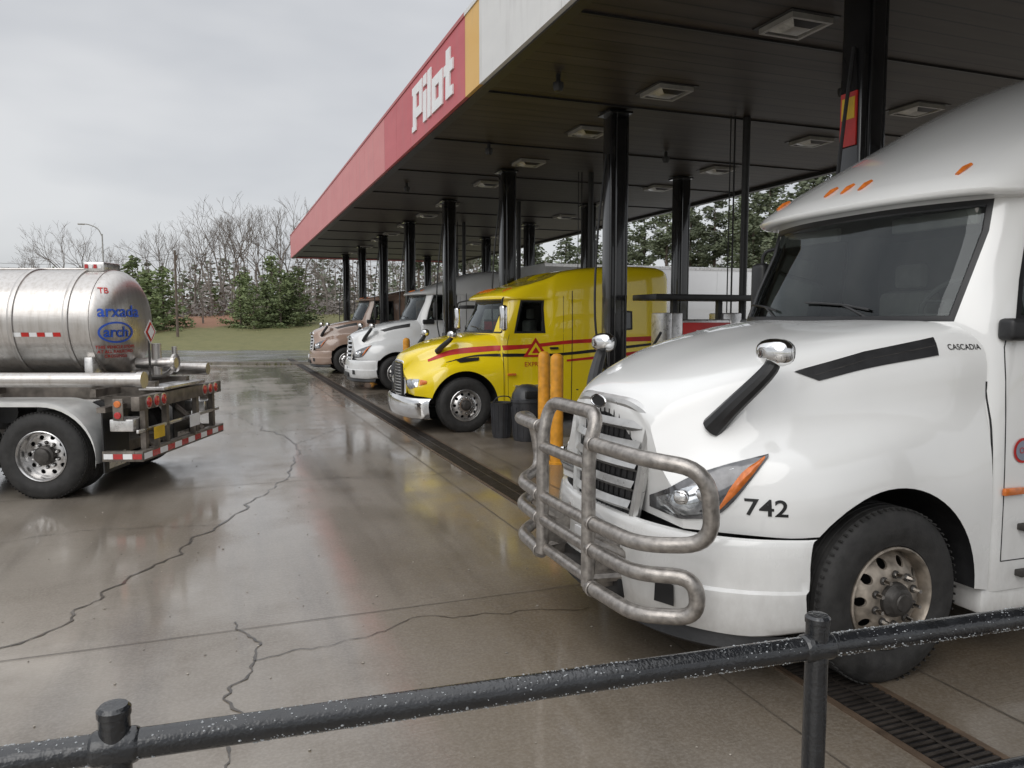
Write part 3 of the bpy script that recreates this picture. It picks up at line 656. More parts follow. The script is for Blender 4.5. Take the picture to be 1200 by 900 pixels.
for s,m,x in ((.16,2,.80),(.13,1,.806),(.09,2,.812)):
    face(bm,[bm.verts.new(p) for p in ((x,-.15-s,1.90),(x,-.15,1.90-s),(x,-.15+s,1.90),(x,-.15,1.90+s))],m)
cyl(bm,(.78,-.15,1.2),(.78,-.15,1.9),.015,3,8)
finish(bm,'tank_decals',['blue','redp','whitev','steel'],TT,recalc=False)

# ------------------------------------------------------------------ canopy
CP=empty('fuel_canopy',(0,0,0)); X0,X1,Y0,Y1,ZB,ZT=3.36,12.35,-3.0,41.2,5.2,6.35
def ceil_mat():
    m,nt,p=base_mat('ceiling_deck'); c=coords(nt); sx=nn(nt,'ShaderNodeSeparateXYZ'); nt.links.new(c,sx.inputs[0])
    fr=mth(nt,'FRACT',mth(nt,'MULTIPLY',sx.outputs[1],3.3)); seam=mth(nt,'LESS_THAN',fr,.10)
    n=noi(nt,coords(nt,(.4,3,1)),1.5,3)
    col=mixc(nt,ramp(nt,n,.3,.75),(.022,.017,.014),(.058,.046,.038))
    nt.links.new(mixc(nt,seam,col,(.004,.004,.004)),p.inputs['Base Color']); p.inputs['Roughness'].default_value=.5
    bump(nt,p,mth(nt,'SUBTRACT',1.0,seam),.6,.02); return m
M['ceil']=ceil_mat()
def fascia_mat(name,a,b):
    m,nt,p=base_mat(name); c=coords(nt,(1,.6,2)); n=noi(nt,c,1.2,4); n2=noi(nt,coords(nt,(3,3,.5)),2,4)
    f=mth(nt,'MULTIPLY',ramp(nt,n,.3,.75),.6); c1=mixc(nt,f,a,b)
    nt.links.new(mixc(nt,mth(nt,'MULTIPLY',ramp(nt,n2,.5,.8),.2),c1,(.25,.22,.2)),p.inputs['Base Color']); p.inputs['Roughness'].default_value=.45
    return m
M['fred']=fascia_mat('fascia_red',(.50,.075,.09),(.62,.13,.14)); M['fred2']=fascia_mat('fascia_faded_red',(.60,.18,.18),(.68,.25,.24))
M['fyel']=fascia_mat('fascia_yellow',(.72,.42,.10),(.75,.48,.16)); M['fwhite']=fascia_mat('fascia_white',(.66,.66,.65),(.78,.78,.76))
M['roof']=simple('roof_membrane',(.35,.35,.34),.8)
bm=bmesh.new()
box(bm,X0+.10,X1-.10,Y0+.1,Y1-.1,ZB+.06,ZB+.26,0); box(bm,X0+.1,X1-.1,Y0+.1,Y1-.1,ZB+.262,ZB+.9,1)
box(bm,X0+.0,X0+.14,Y0,Y1,ZB-.02,ZB+.055,2); box(bm,X1-.14,X1,Y0,Y1,ZB-.02,ZB+.055,2)
for i in range(15):
    y=Y0+1.5+i*3.0; box(bm,X0+.15,X1-.15,y,y+.03,ZB+.035,ZB+.059,2)
finish(bm,'ceiling_and_roof',['ceil','roof','black'],CP)
bm=bmesh.new()
segs=[]
y=Y0
while y<10.07: e=min(y+2.6,10.08); segs.append((y,e,3)); y=e
segs.append((10.08,10.72,2))
y=10.72; i=0
while y<Y1-.01:
    e=min(y+1.22 if i else y+3.4,Y1); segs.append((y,e,0 if i<3 else 1)); y=e; i+=1
for a,b,m in segs: box(bm,X0-.06,X0-.001,a+.004,b-.004,ZB,ZT,m)
box(bm,X0-.075,X0-.061,10.72,Y1,ZT-.045,ZT+.012,4); box(bm,X0-.075,X0-.061,Y0,10.719,ZT-.045,ZT+.012,3)
box(bm,X0+.0,X0+.05,Y0,Y1,ZB+.056,ZT-.02,5)
box(bm,X1+.001,X1+.06,Y0,Y1,ZB,ZT,1)
box(bm,X0,X1,Y1+.001,Y1+.06,ZB,ZT,1); box(bm,X0,X1,Y0-.06,Y0-.001,ZB,ZT,3)
M['trim']=fascia_mat('fascia_trim',(.42,.10,.10),(.5,.14,.13))
finish(bm,'fascia_panels',['fred','fred2','fyel','fwhite','trim','gasket'],CP)
bm=bmesh.new()
L={'P':(0,[(0,.22,0,.76),(.22,.62,.60,.76),(.44,.62,.36,.60),(.22,.62,.20,.36),(-.06,0,.64,.76),(-.06,0,0,.1)]),
   'i':(.70,[(0,.2,0,.5),(0,.2,.58,.76)]),'l':(.98,[(0,.2,0,.76)]),
   'o':(1.26,[(0,.19,0,.54),(.19,.40,.38,.54),(.19,.40,0,.16),(.40,.59,0,.54)]),
   't':(1.93,[(.10,.31,0,.72),(0,.10,.36,.52),(.31,.46,.36,.52),(.31,.46,0,.14)])}
for kx,(ox,rs) in L.items():
    for a,b,c,d in rs:
        f=lambda u,w:13.85-(ox+u+.05*w)*1.07
        z0=5.40; vs=[bm.verts.new((x,f(u,w),z0+w)) for x in (X0-.085,X0-.062) for u,w in ((a,c),(b,c),(b,d),(a,d))]
        for q in ((0,1,2,3),(4,7,6,5),(0,4,5,1),(1,5,6,2),(2,6,7,3),(3,7,4,0)):
            fc=face(bm,[vs[i] for i in q],0); fc.smooth=False
finish(bm,'sign_lettering',['whitev'],CP)
colf=[(5.78,1.0),(5.78,5.9),(5.76,10.85),(5.78,15.8),(5.72,20.2),(5.75,25.0),(5.75,29.5),(5.72,34.1),(5.72,38.8)]
colb=[(9.9,1.0),(9.95,5.7),(9.95,10.1),(9.75,15.2),(9.6,19.6),(9.6,24.1),(9.7,28.9),(9.7,33.4),(9.7,38.2)]
bm=bmesh.new()
for x,y in colf+colb:
    box(bm,x-.14,x+.14,y-.14,y+.14,0.15,ZB+.06,0,.03,3); box(bm,x-.2,x+.2,y-.2,y+.2,ZB+.0,ZB+.034,0)
    box(bm,x-.22,x+.22,y-.22,y+.22,.14,.19,0,.01)
    tube(bm,[(x+.165,y-.10,.2),(x+.165,y-.10,ZB)],.022,0,8)
    tube(bm,[(x-.05,y-.155,.2),(x-.05,y-.155,ZB)],.014,0,6)
finish(bm,'columns',['blackgl'],CP)
bm=bmesh.new()
for x,y in ((7.87,10.4),(7.6,19.8),(7.5,24.6),(7.6,15.4)):
    cyl(bm,(x,y,.15),(x,y,ZB+.05),.06,0,16); cyl(bm,(x-.22,y,2.0),(x-.22,y,ZB+.05),.014,0,8); cyl(bm,(x-.30,y,2.0),(x-.30,y,ZB+.05),.010,0,8)
for x,y in colf:
    P=catmull([V((x-.17,y-.05,4.6)),V((x-.32,y-.05,3.2)),V((x-.34,y-.08,1.9)),V((x-.18,y-.05,1.3)),V((x-.17,y,1.7))],6); tube(bm,P,.018,0,6)
finish(bm,'hose_masts',['black'],CP)
M['fixlens']=simple('light_lens',(.60,.60,.57),.2,0,.2,12,0,.6); M['fixfr']=simple('light_frame',(.36,.35,.33),.4,.3)
bm=bmesh.new()
for xr,y_ in ((5.9,[1.6,4.3,7.0,9.6,12.05,14.8,17.4,20.9,23.2,26.0,28.5,31,34,37]),(9.95,[2,4.5,6.8,9.06,11.3,14.1,16.5,19,22,25,28,31,35])):
    for y in y_:
        a=.27
        for q in ((-a,a,-a,-a+.04),(-a,a,a-.04,a),(-a,-a+.04,-a+.04,a-.04),(a-.04,a,-a+.04,a-.04)): box(bm,xr+q[0],xr+q[1],y+q[2],y+q[3],ZB-.006,ZB+.055,1)
        lv=[bm.verts.new((xr+sx*.22,y+sy*.22,ZB+.02)) for sx,sy in ((-1,-1),(1,-1),(1,1),(-1,1))]; li=[bm.verts.new((xr+sx*.11,y+sy*.11,ZB-.03)) for sx,sy in ((-1,-1),(1,-1),(1,1),(-1,1))]
        for i in range(4): f=face(bm,[lv[i],lv[(i+1)%4],li[(i+1)%4],li[i]],0 if i%2 else 2); f.smooth=False
        f=face(bm,li,1); f.smooth=False
        box(bm,xr-.32,xr+.32,y-.32,y+.32,ZB+.050,ZB+.0585,2)
finish(bm,'ceiling_lights',['fixlens','fixfr','black'],CP)
bm=bmesh.new()
for x,y in ((4.2,9.5),(4.6,13.5),(4.1,18),(8.0,13),(7.9,8.4)):
    cyl(bm,(x,y,ZB+.05),(x,y,ZB-.06),.03,0,10); lathe(bm,[(.07,0),(.07,-.06),(.05,-.11),(0,-.12)],(x,y,ZB-.05),(0,0,1),0,16)
finish(bm,'soffit_cameras',['black'],CP)
M['conc2']=simple('island_concrete',(.20,.18,.155),.7,0,.25,3,.3)
for x,y in colf[1:]:
    bm=bmesh.new(); box(bm,4.75,10.9,y-.40,y+.40,.0,.16,0,.04,3); finish(bm,'fuel_island',['conc2'])
bm=bmesh.new(); box(bm,-.160,-.145,-.10,.10,3.7,4.2,0); box(bm,-.165,-.1605,-.08,.08,3.95,4.15,1)
o=finish(bm,'lane_number_sign',['redp','plate'],recalc=True); o.location=(5.78,5.9,0)

M['dispred']=simple('dispenser_red',(.50,.03,.03),.35,0,.08)
def dispenser(x,y):
    D=empty('fuel_dispenser',(x,y,.16)); bm=bmesh.new()
    box(bm,-.95,.95,-.36,.36,2.19,2.28,1,.015)
    for a in (-.42,.42): box(bm,a-.04,a+.04,-.04,.04,1.9,2.19,1)
    box(bm,-.60,.60,-.28,.28,.0,1.9,0,.03)
    box(bm,-.64,-.44,-.30,.30,.0,2.0,3,.02); box(bm,.44,.64,-.30,.30,.0,2.0,3,.02)
    box(bm,-.43,.43,-.30,-.281,1.38,1.85,2,.008); box(bm,-.40,.40,-.305,-.281,.72,1.30,1,.008)
    box(bm,-.30,-.02,-.312,-.3055,.95,1.2,5); box(bm,.06,.34,-.312,-.3055,.95,1.2,4)
    text_on(bm,'DIESEL',.14,(0,-.302,1.68),(1,0,0),(0,0,1),4); text_on(bm,'PUMP 2',.08,(0,-.302,1.5),(1,0,0),(0,0,1),4)
    for s in (-1,1):
        P=catmull([V((s*.7,-.1,1.7)),V((s*.95,-.15,1.3)),V((s*.98,-.15,.6)),V((s*.8,-.15,.35)),V((s*.70,-.15,.9))],8); tube(bm,P,.022,1,8)
        box(bm,s*.68-.04,s*.68+.04,-.2,-.05,.85,1.15,1,.015)
    finish(bm,'cabinet',['alu','black','dispred','alu','whitev','glass_dark'],D,recalc=True)
dispenser(7.0,10.4); dispenser(7.0,15.5); dispenser(7.0,20.0); dispenser(7.0,5.85); dispenser(7.0,24.8)

M['bol']=simple('bollard_yellow',(.66,.29,.02),.55,0,.25,7,.2)
for x,y in ((4.52,10.7),(4.40,9.95),(4.5,15.35),(4.5,16.2),(4.5,20.0),(4.5,24.8)):
    bm=bmesh.new(); lathe(bm,[(0,1.58),(.05,1.57),(.080,1.54),(.092,1.49),(.092,0)],(0,0,0),(0,0,1),0,24)
    lathe(bm,[(.13,0.0),(.13,.03),(.1,.04)],(0,0,0),(0,0,1),0,24)
    finish(bm,'bollard',['bol'],loc=(x,y,0))
M['blackc']=simple('can_plastic',(.035,.036,.04),.4,0,.2,8,.1)
def can(x,y,dome=True):
    bm=bmesh.new()
    if dome:
        lathe(bm,[(0,0),(.22,0),(.235,.03),(.27,.62),(.275,.66),(.29,.665),(.29,.71),(.27,.72),(.255,.80),(.20,.90),(.10,.955),(0,.965)],(0,0,0),(0,0,1),0,28)
        box(bm,-.13,.13,-.285,-.22,.74,.86,1,.01)
    else:
        lathe(bm,[(0,0),(.15,0),(.16,.03),(.19,.60),(.20,.62),(.18,.62),(.15,.1),(0,.08)],(0,0,0),(0,0,1),0,24)
        tube(bm,catmull([V((-.18,0,.6)),V((-.1,-.1,.72)),V((.1,-.1,.72)),V((.18,0,.6))],5),.01,0,6)
    for i in range(14):
        a=2*math.pi*i/14; r0,r1=(.238,.27) if dome else (.162,.188)
        tube(bm,[(r0*math.cos(a),r0*math.sin(a),.06),(r1*math.cos(a),r1*math.sin(a),.58)],.008,0,5)
    finish(bm,'trash_can' if dome else 'squeegee_bucket',['blackc','gasket'],loc=(x,y,0))
can(4.80,12.1); can(4.50,12.55,False); can(4.6,21.2)

# ------------------------------------------------------------------ ground
def h_ground(lat,fwd):
    t=min(max((fwd-58)/20,0),1); t=t*t*(3-2*t); b=t*2.6
    t2=min(max((fwd-90)/250,0),1); b+=t2*5
    if fwd>58: b+=.35*noise.noise(V((lat*.07,fwd*.07,0)))*t+.12*noise.noise(V((lat*.3,fwd*.3,5)))*t
    return b
def grass_mat():
    m,nt,p=base_mat('grass_and_clay'); c=coords(nt); n2=noi(nt,c,1.4,5,.7); n3=noi(nt,c,7,3,.7); n4=noi(nt,c,.22,3)
    at=nn(nt,'ShaderNodeAttribute',attribute_name='clay')
    g=mixc(nt,n2,(.075,.085,.028),(.20,.18,.075)); d=mixc(nt,n3,(.17,.080,.045),(.30,.16,.10))
    fac=mth(nt,'ADD',mth(nt,'MULTIPLY',at.outputs['Fac'],.7),mth(nt,'ADD',mth(nt,'MULTIPLY',n2,.3),mth(nt,'MULTIPLY',n4,.45)))
    nt.links.new(mixc(nt,ramp(nt,fac,.66,.80),g,d),p.inputs['Base Color']); p.inputs['Roughness'].default_value=.9
    bump(nt,p,n3,.6,.08); return m
def asphalt():
    m,nt,p=base_mat('wet_asphalt'); c=coords(nt); n=noi(nt,c,.3,3); n2=noi(nt,c,30,1)
    nt.links.new(mixc(nt,n,(.11,.11,.11),(.19,.19,.188)),p.inputs['Base Color'])
    nt.links.new(ramp(nt,n,.35,.7,(.12,)*3,(.35,)*3),p.inputs['Roughness']); bump(nt,p,n2,.08,.01); return m
def concrete():
    m,nt,p=base_mat('wet_concrete'); c=coords(nt)
    big=noi(nt,c,.22,3,.6); med=noi(nt,c,1.1,5,.62); streak=noi(nt,coords(nt,(1.8,.14,1)),1.0,4,.6); fine=noi(nt,c,55,2,.7); broom=noi(nt,coords(nt,(1.4,90,1)),1.0,1)
    c1=mixc(nt,ramp(nt,med,.30,.70),(.150,.127,.102),(.280,.247,.204))
    c1=mixc(nt,mth(nt,'MULTIPLY',ramp(nt,big,.42,.58),.55),c1,(.138,.106,.070))
    c1=mixc(nt,mth(nt,'MULTIPLY',ramp(nt,streak,.50,.68),.55),c1,(.070,.057,.044))
    sx=nn(nt,'ShaderNodeSeparateXYZ'); nt.links.new(c,sx.inputs[0])
    lane=mth(nt,'MULTIPLY',mth(nt,'SUBTRACT',sx.outputs[0],.4),.42,True)
    c1=mixc(nt,mth(nt,'MULTIPLY',mth(nt,'MULTIPLY',lane,ramp(nt,med,.25,.6)),.65),c1,(.095,.065,.034))
    c1=mixc(nt,mth(nt,'MULTIPLY',ramp(nt,fine,.40,.75),.40),c1,(.32,.29,.25))
    nt.links.new(c1,p.inputs['Base Color'])
    wet=ramp(nt,mth(nt,'ADD',mth(nt,'MULTIPLY',big,.45),mth(nt,'ADD',mth(nt,'MULTIPLY',med,.32),mth(nt,'MULTIPLY',streak,.23))),.41,.53)
    nt.links.new(mth(nt,'ADD',mth(nt,'MULTIPLY',wet,-.20),.55),p.inputs['Roughness'])
    nt.links.new(mth(nt,'ADD',mth(nt,'MULTIPLY',wet,.55),.45),p.inputs['Coat Weight'])
    nt.links.new(mth(nt,'ADD',mth(nt,'MULTIPLY',wet,-.20),.25),p.inputs['Coat Roughness']); p.inputs['Coat IOR'].default_value=1.52
    hh=mth(nt,'ADD',mth(nt,'MULTIPLY',fine,.5),mth(nt,'MULTIPLY',broom,1.0))
    bump(nt,p,hh,.32,.006)
    bump(nt,p,mth(nt,'ADD',mth(nt,'MULTIPLY',hh,.7),mth(nt,'MULTIPLY',med,1.5)),.08,.006,'Coat Normal')
    return m
def steps(a,b,fine_a,fine_b,f,c):
    o=[];x=a
    while x<b: o.append(x); x+= f if fine_a<=x<fine_b else c
    o.append(b); return o
bm=bmesh.new()
LA=steps(-600,600,-110,110,3.0,25); FW=steps(-300,900,54,140,2.2,22)
cl_=bm.verts.layers.float.new('clay')
def clay(lat,f):
    r=lat/max(f,1)
    if not 57.5<f<82: return 0
    return max(0,min(1,(-.29-r)/.06))*(1 if r>-.49 else .75)
G=[]
for f in FW:
    row=[]
    for a in LA:
        v=bm.verts.new(W(a,f,h_ground(a,f))); v[cl_]=clay(a,f); row.append(v)
    G.append(row)
for j in range(len(FW)-1):
    for i in range(len(LA)-1): face(bm,[G[j][i],G[j][i+1],G[j+1][i+1],G[j+1][i]],0)
finish(bm,'ground',[grass_mat()],sharp=0)
def sheet(name,pts,z,mat):
    bm=bmesh.new(); face(bm,[bm.verts.new(W(a,f,z)) for a,f in pts],0); return finish(bm,name,[mat],sharp=0)
sheet('concrete_lot',[(-90,-30),(90,-30),(90,46),(-6,46),(-9.2,35.2),(-90,34.6)],.004,concrete())
sheet('road',[(-300,36.6),(-10,37.2),(-7,48),(300,48),(300,57),(-300,57)],.006,asphalt())
M['line']=simple('road_paint',(.55,.53,.48),.6,0,.3,5)
bm=bmesh.new()
for f in (47.0,56.2):
    for i in range(60):
        a=-200+i*6.6
        if f==47.0 and a>-12: continue
        w_=6.5 if f>50 else 3
        face(bm,[bm.verts.new(p) for p in (W(a,f,.011),W(a+w_,f,.011),W(a+w_,f+.12,.011),W(a,f+.12,.011))],0)
finish(bm,'road_markings',['line'],sharp=0)
bm=bmesh.new()
pts=[W(-90,34.75),W(-9.0,35.35),W(-6.0,46)]
for a,b in zip(pts[:-1],pts[1:]):
    d=(b-a).normalized(); n=V((-d.y,d.x,0))*.15
    vs=[bm.verts.new(p+V((0,0,z))) for z in (0,.13) for p in (a,b,b+n,a+n)]
    for q in ((0,1,2,3),(4,7,6,5),(0,4,5,1),(1,5,6,2),(2,6,7,3),(3,7,4,0)):
        f=face(bm,[vs[i] for i in q],0); f.smooth=False
finish(bm,'kerb',['conc2'])
def ribbon(bm,pts,w,z=.009,m=0,jit=0,sub=22):
    P=[]
    for a,b in zip(pts[:-1],pts[1:]):
        a=V((*a,0));b=V((*b,0)); n=sub if jit else 1; d=(b-a); nr=V((-d.y,d.x,0)).normalized()
        for i in range(n):
            t=i/n; q=a+d*t; P.append(q+nr*(jit*(1.6*noise.noise(q*1.3)+1.0*noise.noise(q*4.1)+.5*noise.noise(q*13))*(math.sin(math.pi*t)*.6+.4)))
    P.append(V((*pts[-1],0))); L=[];Rr=[]
    for i,p in enumerate(P):
        d=(P[min(i+1,len(P)-1)]-P[max(i-1,0)]).normalized(); nr=V((-d.y,d.x,0)); ww=w*(random.uniform(.3,1.4) if jit else 1)
        L.append(bm.verts.new(p+nr*ww/2+V((0,0,z)))); Rr.append(bm.verts.new(p-nr*ww/2+V((0,0,z))))
    for i in range(len(P)-1): face(bm,[L[i],L[i+1],Rr[i+1],Rr[i]],m)
M['crack']=simple('crack_fill',(.055,.045,.035),.35,0,.5,9,.2,.4); M['joint']=simple('joint_sealant',(.095,.079,.062),.6,0,.5,3)
bm=bmesh.new()
for c,w in (([(-2.4,5.0),(-1.19,5.62),(-.77,6.61),(-.08,8.1),(.74,10.25),(1.1,13),(.08,17.8),(-1.5,21)],.022),([(-.3,3.1),(-.1,3.64),(.04,4.07),(.1,4.74),(.01,5.4)],.015),
            ([(.1,4.74),(1.14,5.06),(2.38,4.8)],.008),([(.74,10.25),(1.6,9.9),(2.9,9.8)],.010),([(1.1,13),(1.9,14.6),(2.9,15)],.012),([(-.08,8.1),(-1.3,8.3),(-3,8.0)],.007),([(.08,17.8),(2,20),(2.8,24)],.013),([(-6,15),(-3,16.5),(.08,17.8)],.014)):
    ribbon(bm,c,w,.0085,0,.09)
finish(bm,'concrete_cracks',['crack'],sharp=0)
bm=bmesh.new()
for y in (-4,.6,5.25,10.0,14.7,19.4,24.1,28.8,33.5): ribbon(bm,[(-22,y),(2.62,y)],.008)
for x in (-18,-13.5,-9,-4.6,2.62): ribbon(bm,[(x,-8),(x,36 if x>-2 else 38)],.010,.0087)
ribbon(bm,[(3.75,-8),(3.75,42)],.012,.0087)
finish(bm,'slab_joints',['joint'],sharp=0)
M['grate']=simple('iron_grate',(.05,.042,.036),.5,.5,.4,9,.2); M['rust']=simple('rusty_angle',(.10,.068,.045),.6,.2,.4,6,.2)
bm=bmesh.new()
xa,xb=3.02,3.34
box(bm,xa-.04,xa,-8,42,.0,.014,1); box(bm,xb,xb+.04,-8,42,.0,.014,1)
face(bm,[bm.verts.new(p) for p in ((xa,-8,.006),(xb,-8,.006),(xb,42,.006),(xa,42,.006))],2)
y=-2
while y<42:
    st=.042 if y<14 else .16
    box(bm,xa+.004,xb-.004,y,y+st*.5,.007,.016,0); y+=st
box(bm,(xa+xb)/2-.012,(xa+xb)/2+.012,-2,42,.0165,.0185,0)
finish(bm,'trench_drain',['grate','rust','gasket'])
M['grit']=simple('grit',(.30,.27,.23),.8,0,.5,2)
bm=bmesh.new()
for i in range(700):
    x=random.uniform(-6,3.0); y=random.uniform(2.2,16); r=random.uniform(.002,.008)
    bmesh.ops.create_icosphere(bm,subdivisions=1,radius=r,matrix=Matrix.Translation((x,y,.006+r*.4))@Matrix.Diagonal((random.uniform(.7,1.6),1,.6,1)))
finish(bm,'loose_grit',['grit'],sharp=0)

# ------------------------------------------------------------------ railing
RL=empty('safety_railing',(0,0,0))
M['rail']=simple('black_rail_paint',(.014,.015,.017),.25,0,.3,14,.35,.5)
def RP(s,z=1.07): return W(.959*s,1.965+.284*s,z)
bm=bmesh.new()
tube(bm,[RP(s) for s in (-5,-3,-1,0,1,3,5)],.0345,0,28)
tube(bm,[RP(s,.55) for s in (-5,-1,1,5)],.030,0,20)
for s in (-2.86,-.953,.956,2.86):
    p=RP(s,0); lathe(bm,[(.045,0),(.034,.01),(.034,1.145),(.037,1.147),(.037,1.162),(.030,1.170),(0,1.172)],p,(0,0,1),0,28)
    lathe(bm,[(.0345,-.052),(.0385,-.047),(.041,-.040),(.041,.040),(.0385,.047),(.0345,.052)],RP(s),RP(1)-RP(0),0,28)
    lathe(bm,[(.08,0),(.08,.012),(0.03,.014)],p,(0,0,1),0,20)
finish(bm,'rails_and_posts',['rail'],RL)
md_=bpy.data.materials.new('water_drop'); md_.use_nodes=True; pp=md_.node_tree.nodes['Principled BSDF']
pp.inputs['Base Color'].default_value=(.75,.78,.80,1); pp.inputs['Roughness'].default_value=.05; pp.inputs['Transmission Weight'].default_value=.6; pp.inputs['IOR'].default_value=1.33
bm=bmesh.new(); ax=(RP(1)-RP(0)).normalized(); u=V((0,0,1)); w=ax.cross(u)
for i in range(2200):
    s=random.uniform(-1.9,1.9); a=random.gauss(-.1,.8) if random.random()<.6 else random.uniform(1.9,2.9)
    if noise.noise(V((s*3,a,0)))<-.15: continue
    r=random.choice((.0010,.0014,.0018,.0022,.0032))
    p=RP(s)+.0345*(math.cos(a)*u+math.sin(a)*w)
    bmesh.ops.create_icosphere(bm,subdivisions=1,radius=r,matrix=Matrix.Translation(p)@Matrix.Diagonal((random.uniform(.8,1.6),1,random.uniform(.6,1.0),1)))
for f in bm.faces: f.smooth=True
finish(bm,'water_drops',[md_],RL,recalc=False,sharp=0)

# ------------------------------------------------------------------ vegetation
M['bark']=simple('grey_bark',(.18,.155,.135),.9,0,.3,3); M['barkd']=simple('pine_bark',(.13,.10,.08),.9,0,.3,3)
def leafm(name,a,b):
    m,nt,p=base_mat(name); g=nn(nt,'ShaderNodeNewGeometry'); oi=nn(nt,'ShaderNodeObjectInfo')
    n=noi(nt,coords(nt),.8,1); f=mth(nt,'ADD',mth(nt,'MULTIPLY',g.outputs['Random Per Island'],.6),mth(nt,'MULTIPLY',n,.5),True)
    c=mixc(nt,f,a,b); hs=nn(nt,'ShaderNodeHueSaturation'); nt.links.new(c,hs.inputs['Color'])
    nt.links.new(mth(nt,'ADD',.75,mth(nt,'MULTIPLY',oi.outputs['Random'],.5)),hs.inputs['Value']); nt.links.new(hs.outputs[0],p.inputs['Base Color']); p.inputs['Roughness'].default_value=.8
    return m
M['pine']=leafm('hazed_pine_needles',(.06,.08,.045),(.16,.18,.11)); M['pinel']=leafm('young_pine_needles',(.070,.100,.038),(.19,.23,.10))  # tall pine needles: colour lightened to paint in air haze
M['haze']=leafm('hazed_distant_twigs',(.14,.12,.11),(.25,.22,.20)); M['hazeg']=leafm('hazed_distant_pines',(.09,.11,.07),(.17,.19,.13))  # distance haze is mixed into these paler base colours, no volume
def bare(seed,h):
    rnd=random.Random(seed); bm=bmesh.new()
    def seg(p,d,l,r,dep):
        q=p+d*l; mid=p.lerp(q,.5)+V((rnd.uniform(-1,1),rnd.uniform(-1,1),0))*l*.05
        if dep<4: tube(bm,[p,mid,q],[r,r*.85,r*.68],0,5 if dep<2 else 3,caps=False)
        else: tube(bm,[p,q],[r,r*.6],0,3,caps=False)
        if dep>=6: return
        nb=2 if rnd.random()<.55 else 3
        for i in range(nb):
            a=rnd.uniform(.25,.75)*(1 if dep>0 else .7); ph=rnd.uniform(0,6.28)
            u,w=frame_of(d); nd=(d*math.cos(a)+(u*math.cos(ph)+w*math.sin(ph))*math.sin(a)); nd.z+=.18; nd.normalize()
            seg(q if i<2 else p.lerp(q,.6),nd,l*rnd.uniform(.62,.86),max(r*.62,.011),dep+1)
    seg(V((0,0,-.3)),V((rnd.uniform(-.05,.05),0,1)).normalized(),h*.26,h*.012,0)
    me=bpy.data.meshes.new('bare_tree'); bm.to_mesh(me); bm.free(); me.materials.append(M['bark']); return me
def leaf(bm,p,s,m,rnd):
    a=V((rnd.gauss(0,1),rnd.gauss(0,1),rnd.gauss(0,1))).normalized(); u,w=frame_of(a)
    k=rnd.uniform(.35,.6)
    f=bm.faces.new([bm.verts.new(p+u*s),bm.verts.new(p+w*s*k),bm.verts.new(p-u*s*.8),bm.verts.new(p-w*s*k)]); f.material_index=m
def pine(seed,h,base,r,mat,ls=.2,power=1.0,dens=1.0,miss=.12):
    rnd=random.Random(seed); bm=bmesh.new()
    tube(bm,[(0,0,-.3),(rnd.uniform(-.1,.1),0,h*.5),(0,0,h)],[h*.014+.03,h*.010+.02,.02],0,6,caps=False)
    nw=int(h*1.8*(1-base))+4
    for i in range(nw):
        t=i/nw; z=h*(base+(1-base)*t)
        for b in range(rnd.randint(3,5)):
            if rnd.random()<miss: continue
            ln=r*((1-t)**power*.9+.12)*rnd.uniform(.5,1.2); a=rnd.uniform(0,6.28); dz=rnd.uniform(-.1,.45)
            e=V((math.cos(a)*ln,math.sin(a)*ln,z+dz*ln)); s0=V((0,0,z)); tube(bm,[s0,e],[.03,.01],0,3,caps=False)
            n=max(2,int(ln/.38))
            for j in range(n):
                c=s0.lerp(e,(j+1.0)/n); cr=.28*ls/.2*rnd.uniform(.6,1.2)
                for q in range(int(13*dens)):
                    leaf(bm,c+V((rnd.gauss(0,cr),rnd.gauss(0,cr),rnd.gauss(0,cr*.6)))*.8,ls*rnd.uniform(.5,1.2),1,rnd)
    me=bpy.data.meshes.new('pine_tree'); bm.to_mesh(me); bm.free(); me.materials.append(M['barkd']); me.materials.append(M[mat]); return me
BT=[bare(s,h) for s,h in ((1,11),(2,12),(3,10),(4,12))]
YP=[pine(11,6.5,.05,1.9,'pinel',.18,.9,1.1),pine(12,6,.04,2.0,'pinel',.18,.8,1.1),pine(13,5.2,.04,1.6,'pinel',.18,1,1.1)]
TP=[pine(21,14,.38,3.0,'pine',.24,.7,1.1,.15),pine(22,15,.45,2.8,'pine',.24,.6,1.1,.15),pine(23,12,.28,2.7,'pine',.24,.8,1.1,.12)]
rt=random.Random(5)
def put(me,name,lat,fwd,s=1.0):
    o=bpy.data.objects.new(name,me); scene.collection.objects.link(o); o.location=W(lat,fwd,h_ground(lat,fwd)-.1); o.rotation_euler[2]=rt.uniform(0,6.28); o.scale=(s*rt.uniform(.9,1.1),s*rt.uniform(.9,1.1),s)
for px,fw,s in ((-.625,80,.8),(-.59,84,.8),(-.57,78,.95),(-.545,82,.85),(-.50,84,.7),(-.47,78,.75),(-.43,82,.85),(-.41,80,.95),(-.39,76,.9),(-.375,82,1.1),(-.36,78,1.05),(-.345,84,1.15),(-.33,80,1.1),(-.315,80,1.15),(-.30,78,1.15),(-.285,82,1.1),(-.27,80,1.0),(-.24,78,.85),(-.2,84,.9),(-.15,80,.9),(-.1,86,.9),(-.05,82,.95),(-.75,80,.9),(-.85,82,.9),(.33,78,.8),(.12,84,.9),(.2,80,.9),(.26,78,.9),(-.32,92,1.2),(-.36,95,1.2),(-.28,95,1.1),(-.44,90,1.0),(-.52,92,.8),(-.24,92,1.0),(-.40,68,.7),(-.425,70,.65)):
    put(rt.choice(BT),'bare_tree',px*fw,fw,s)
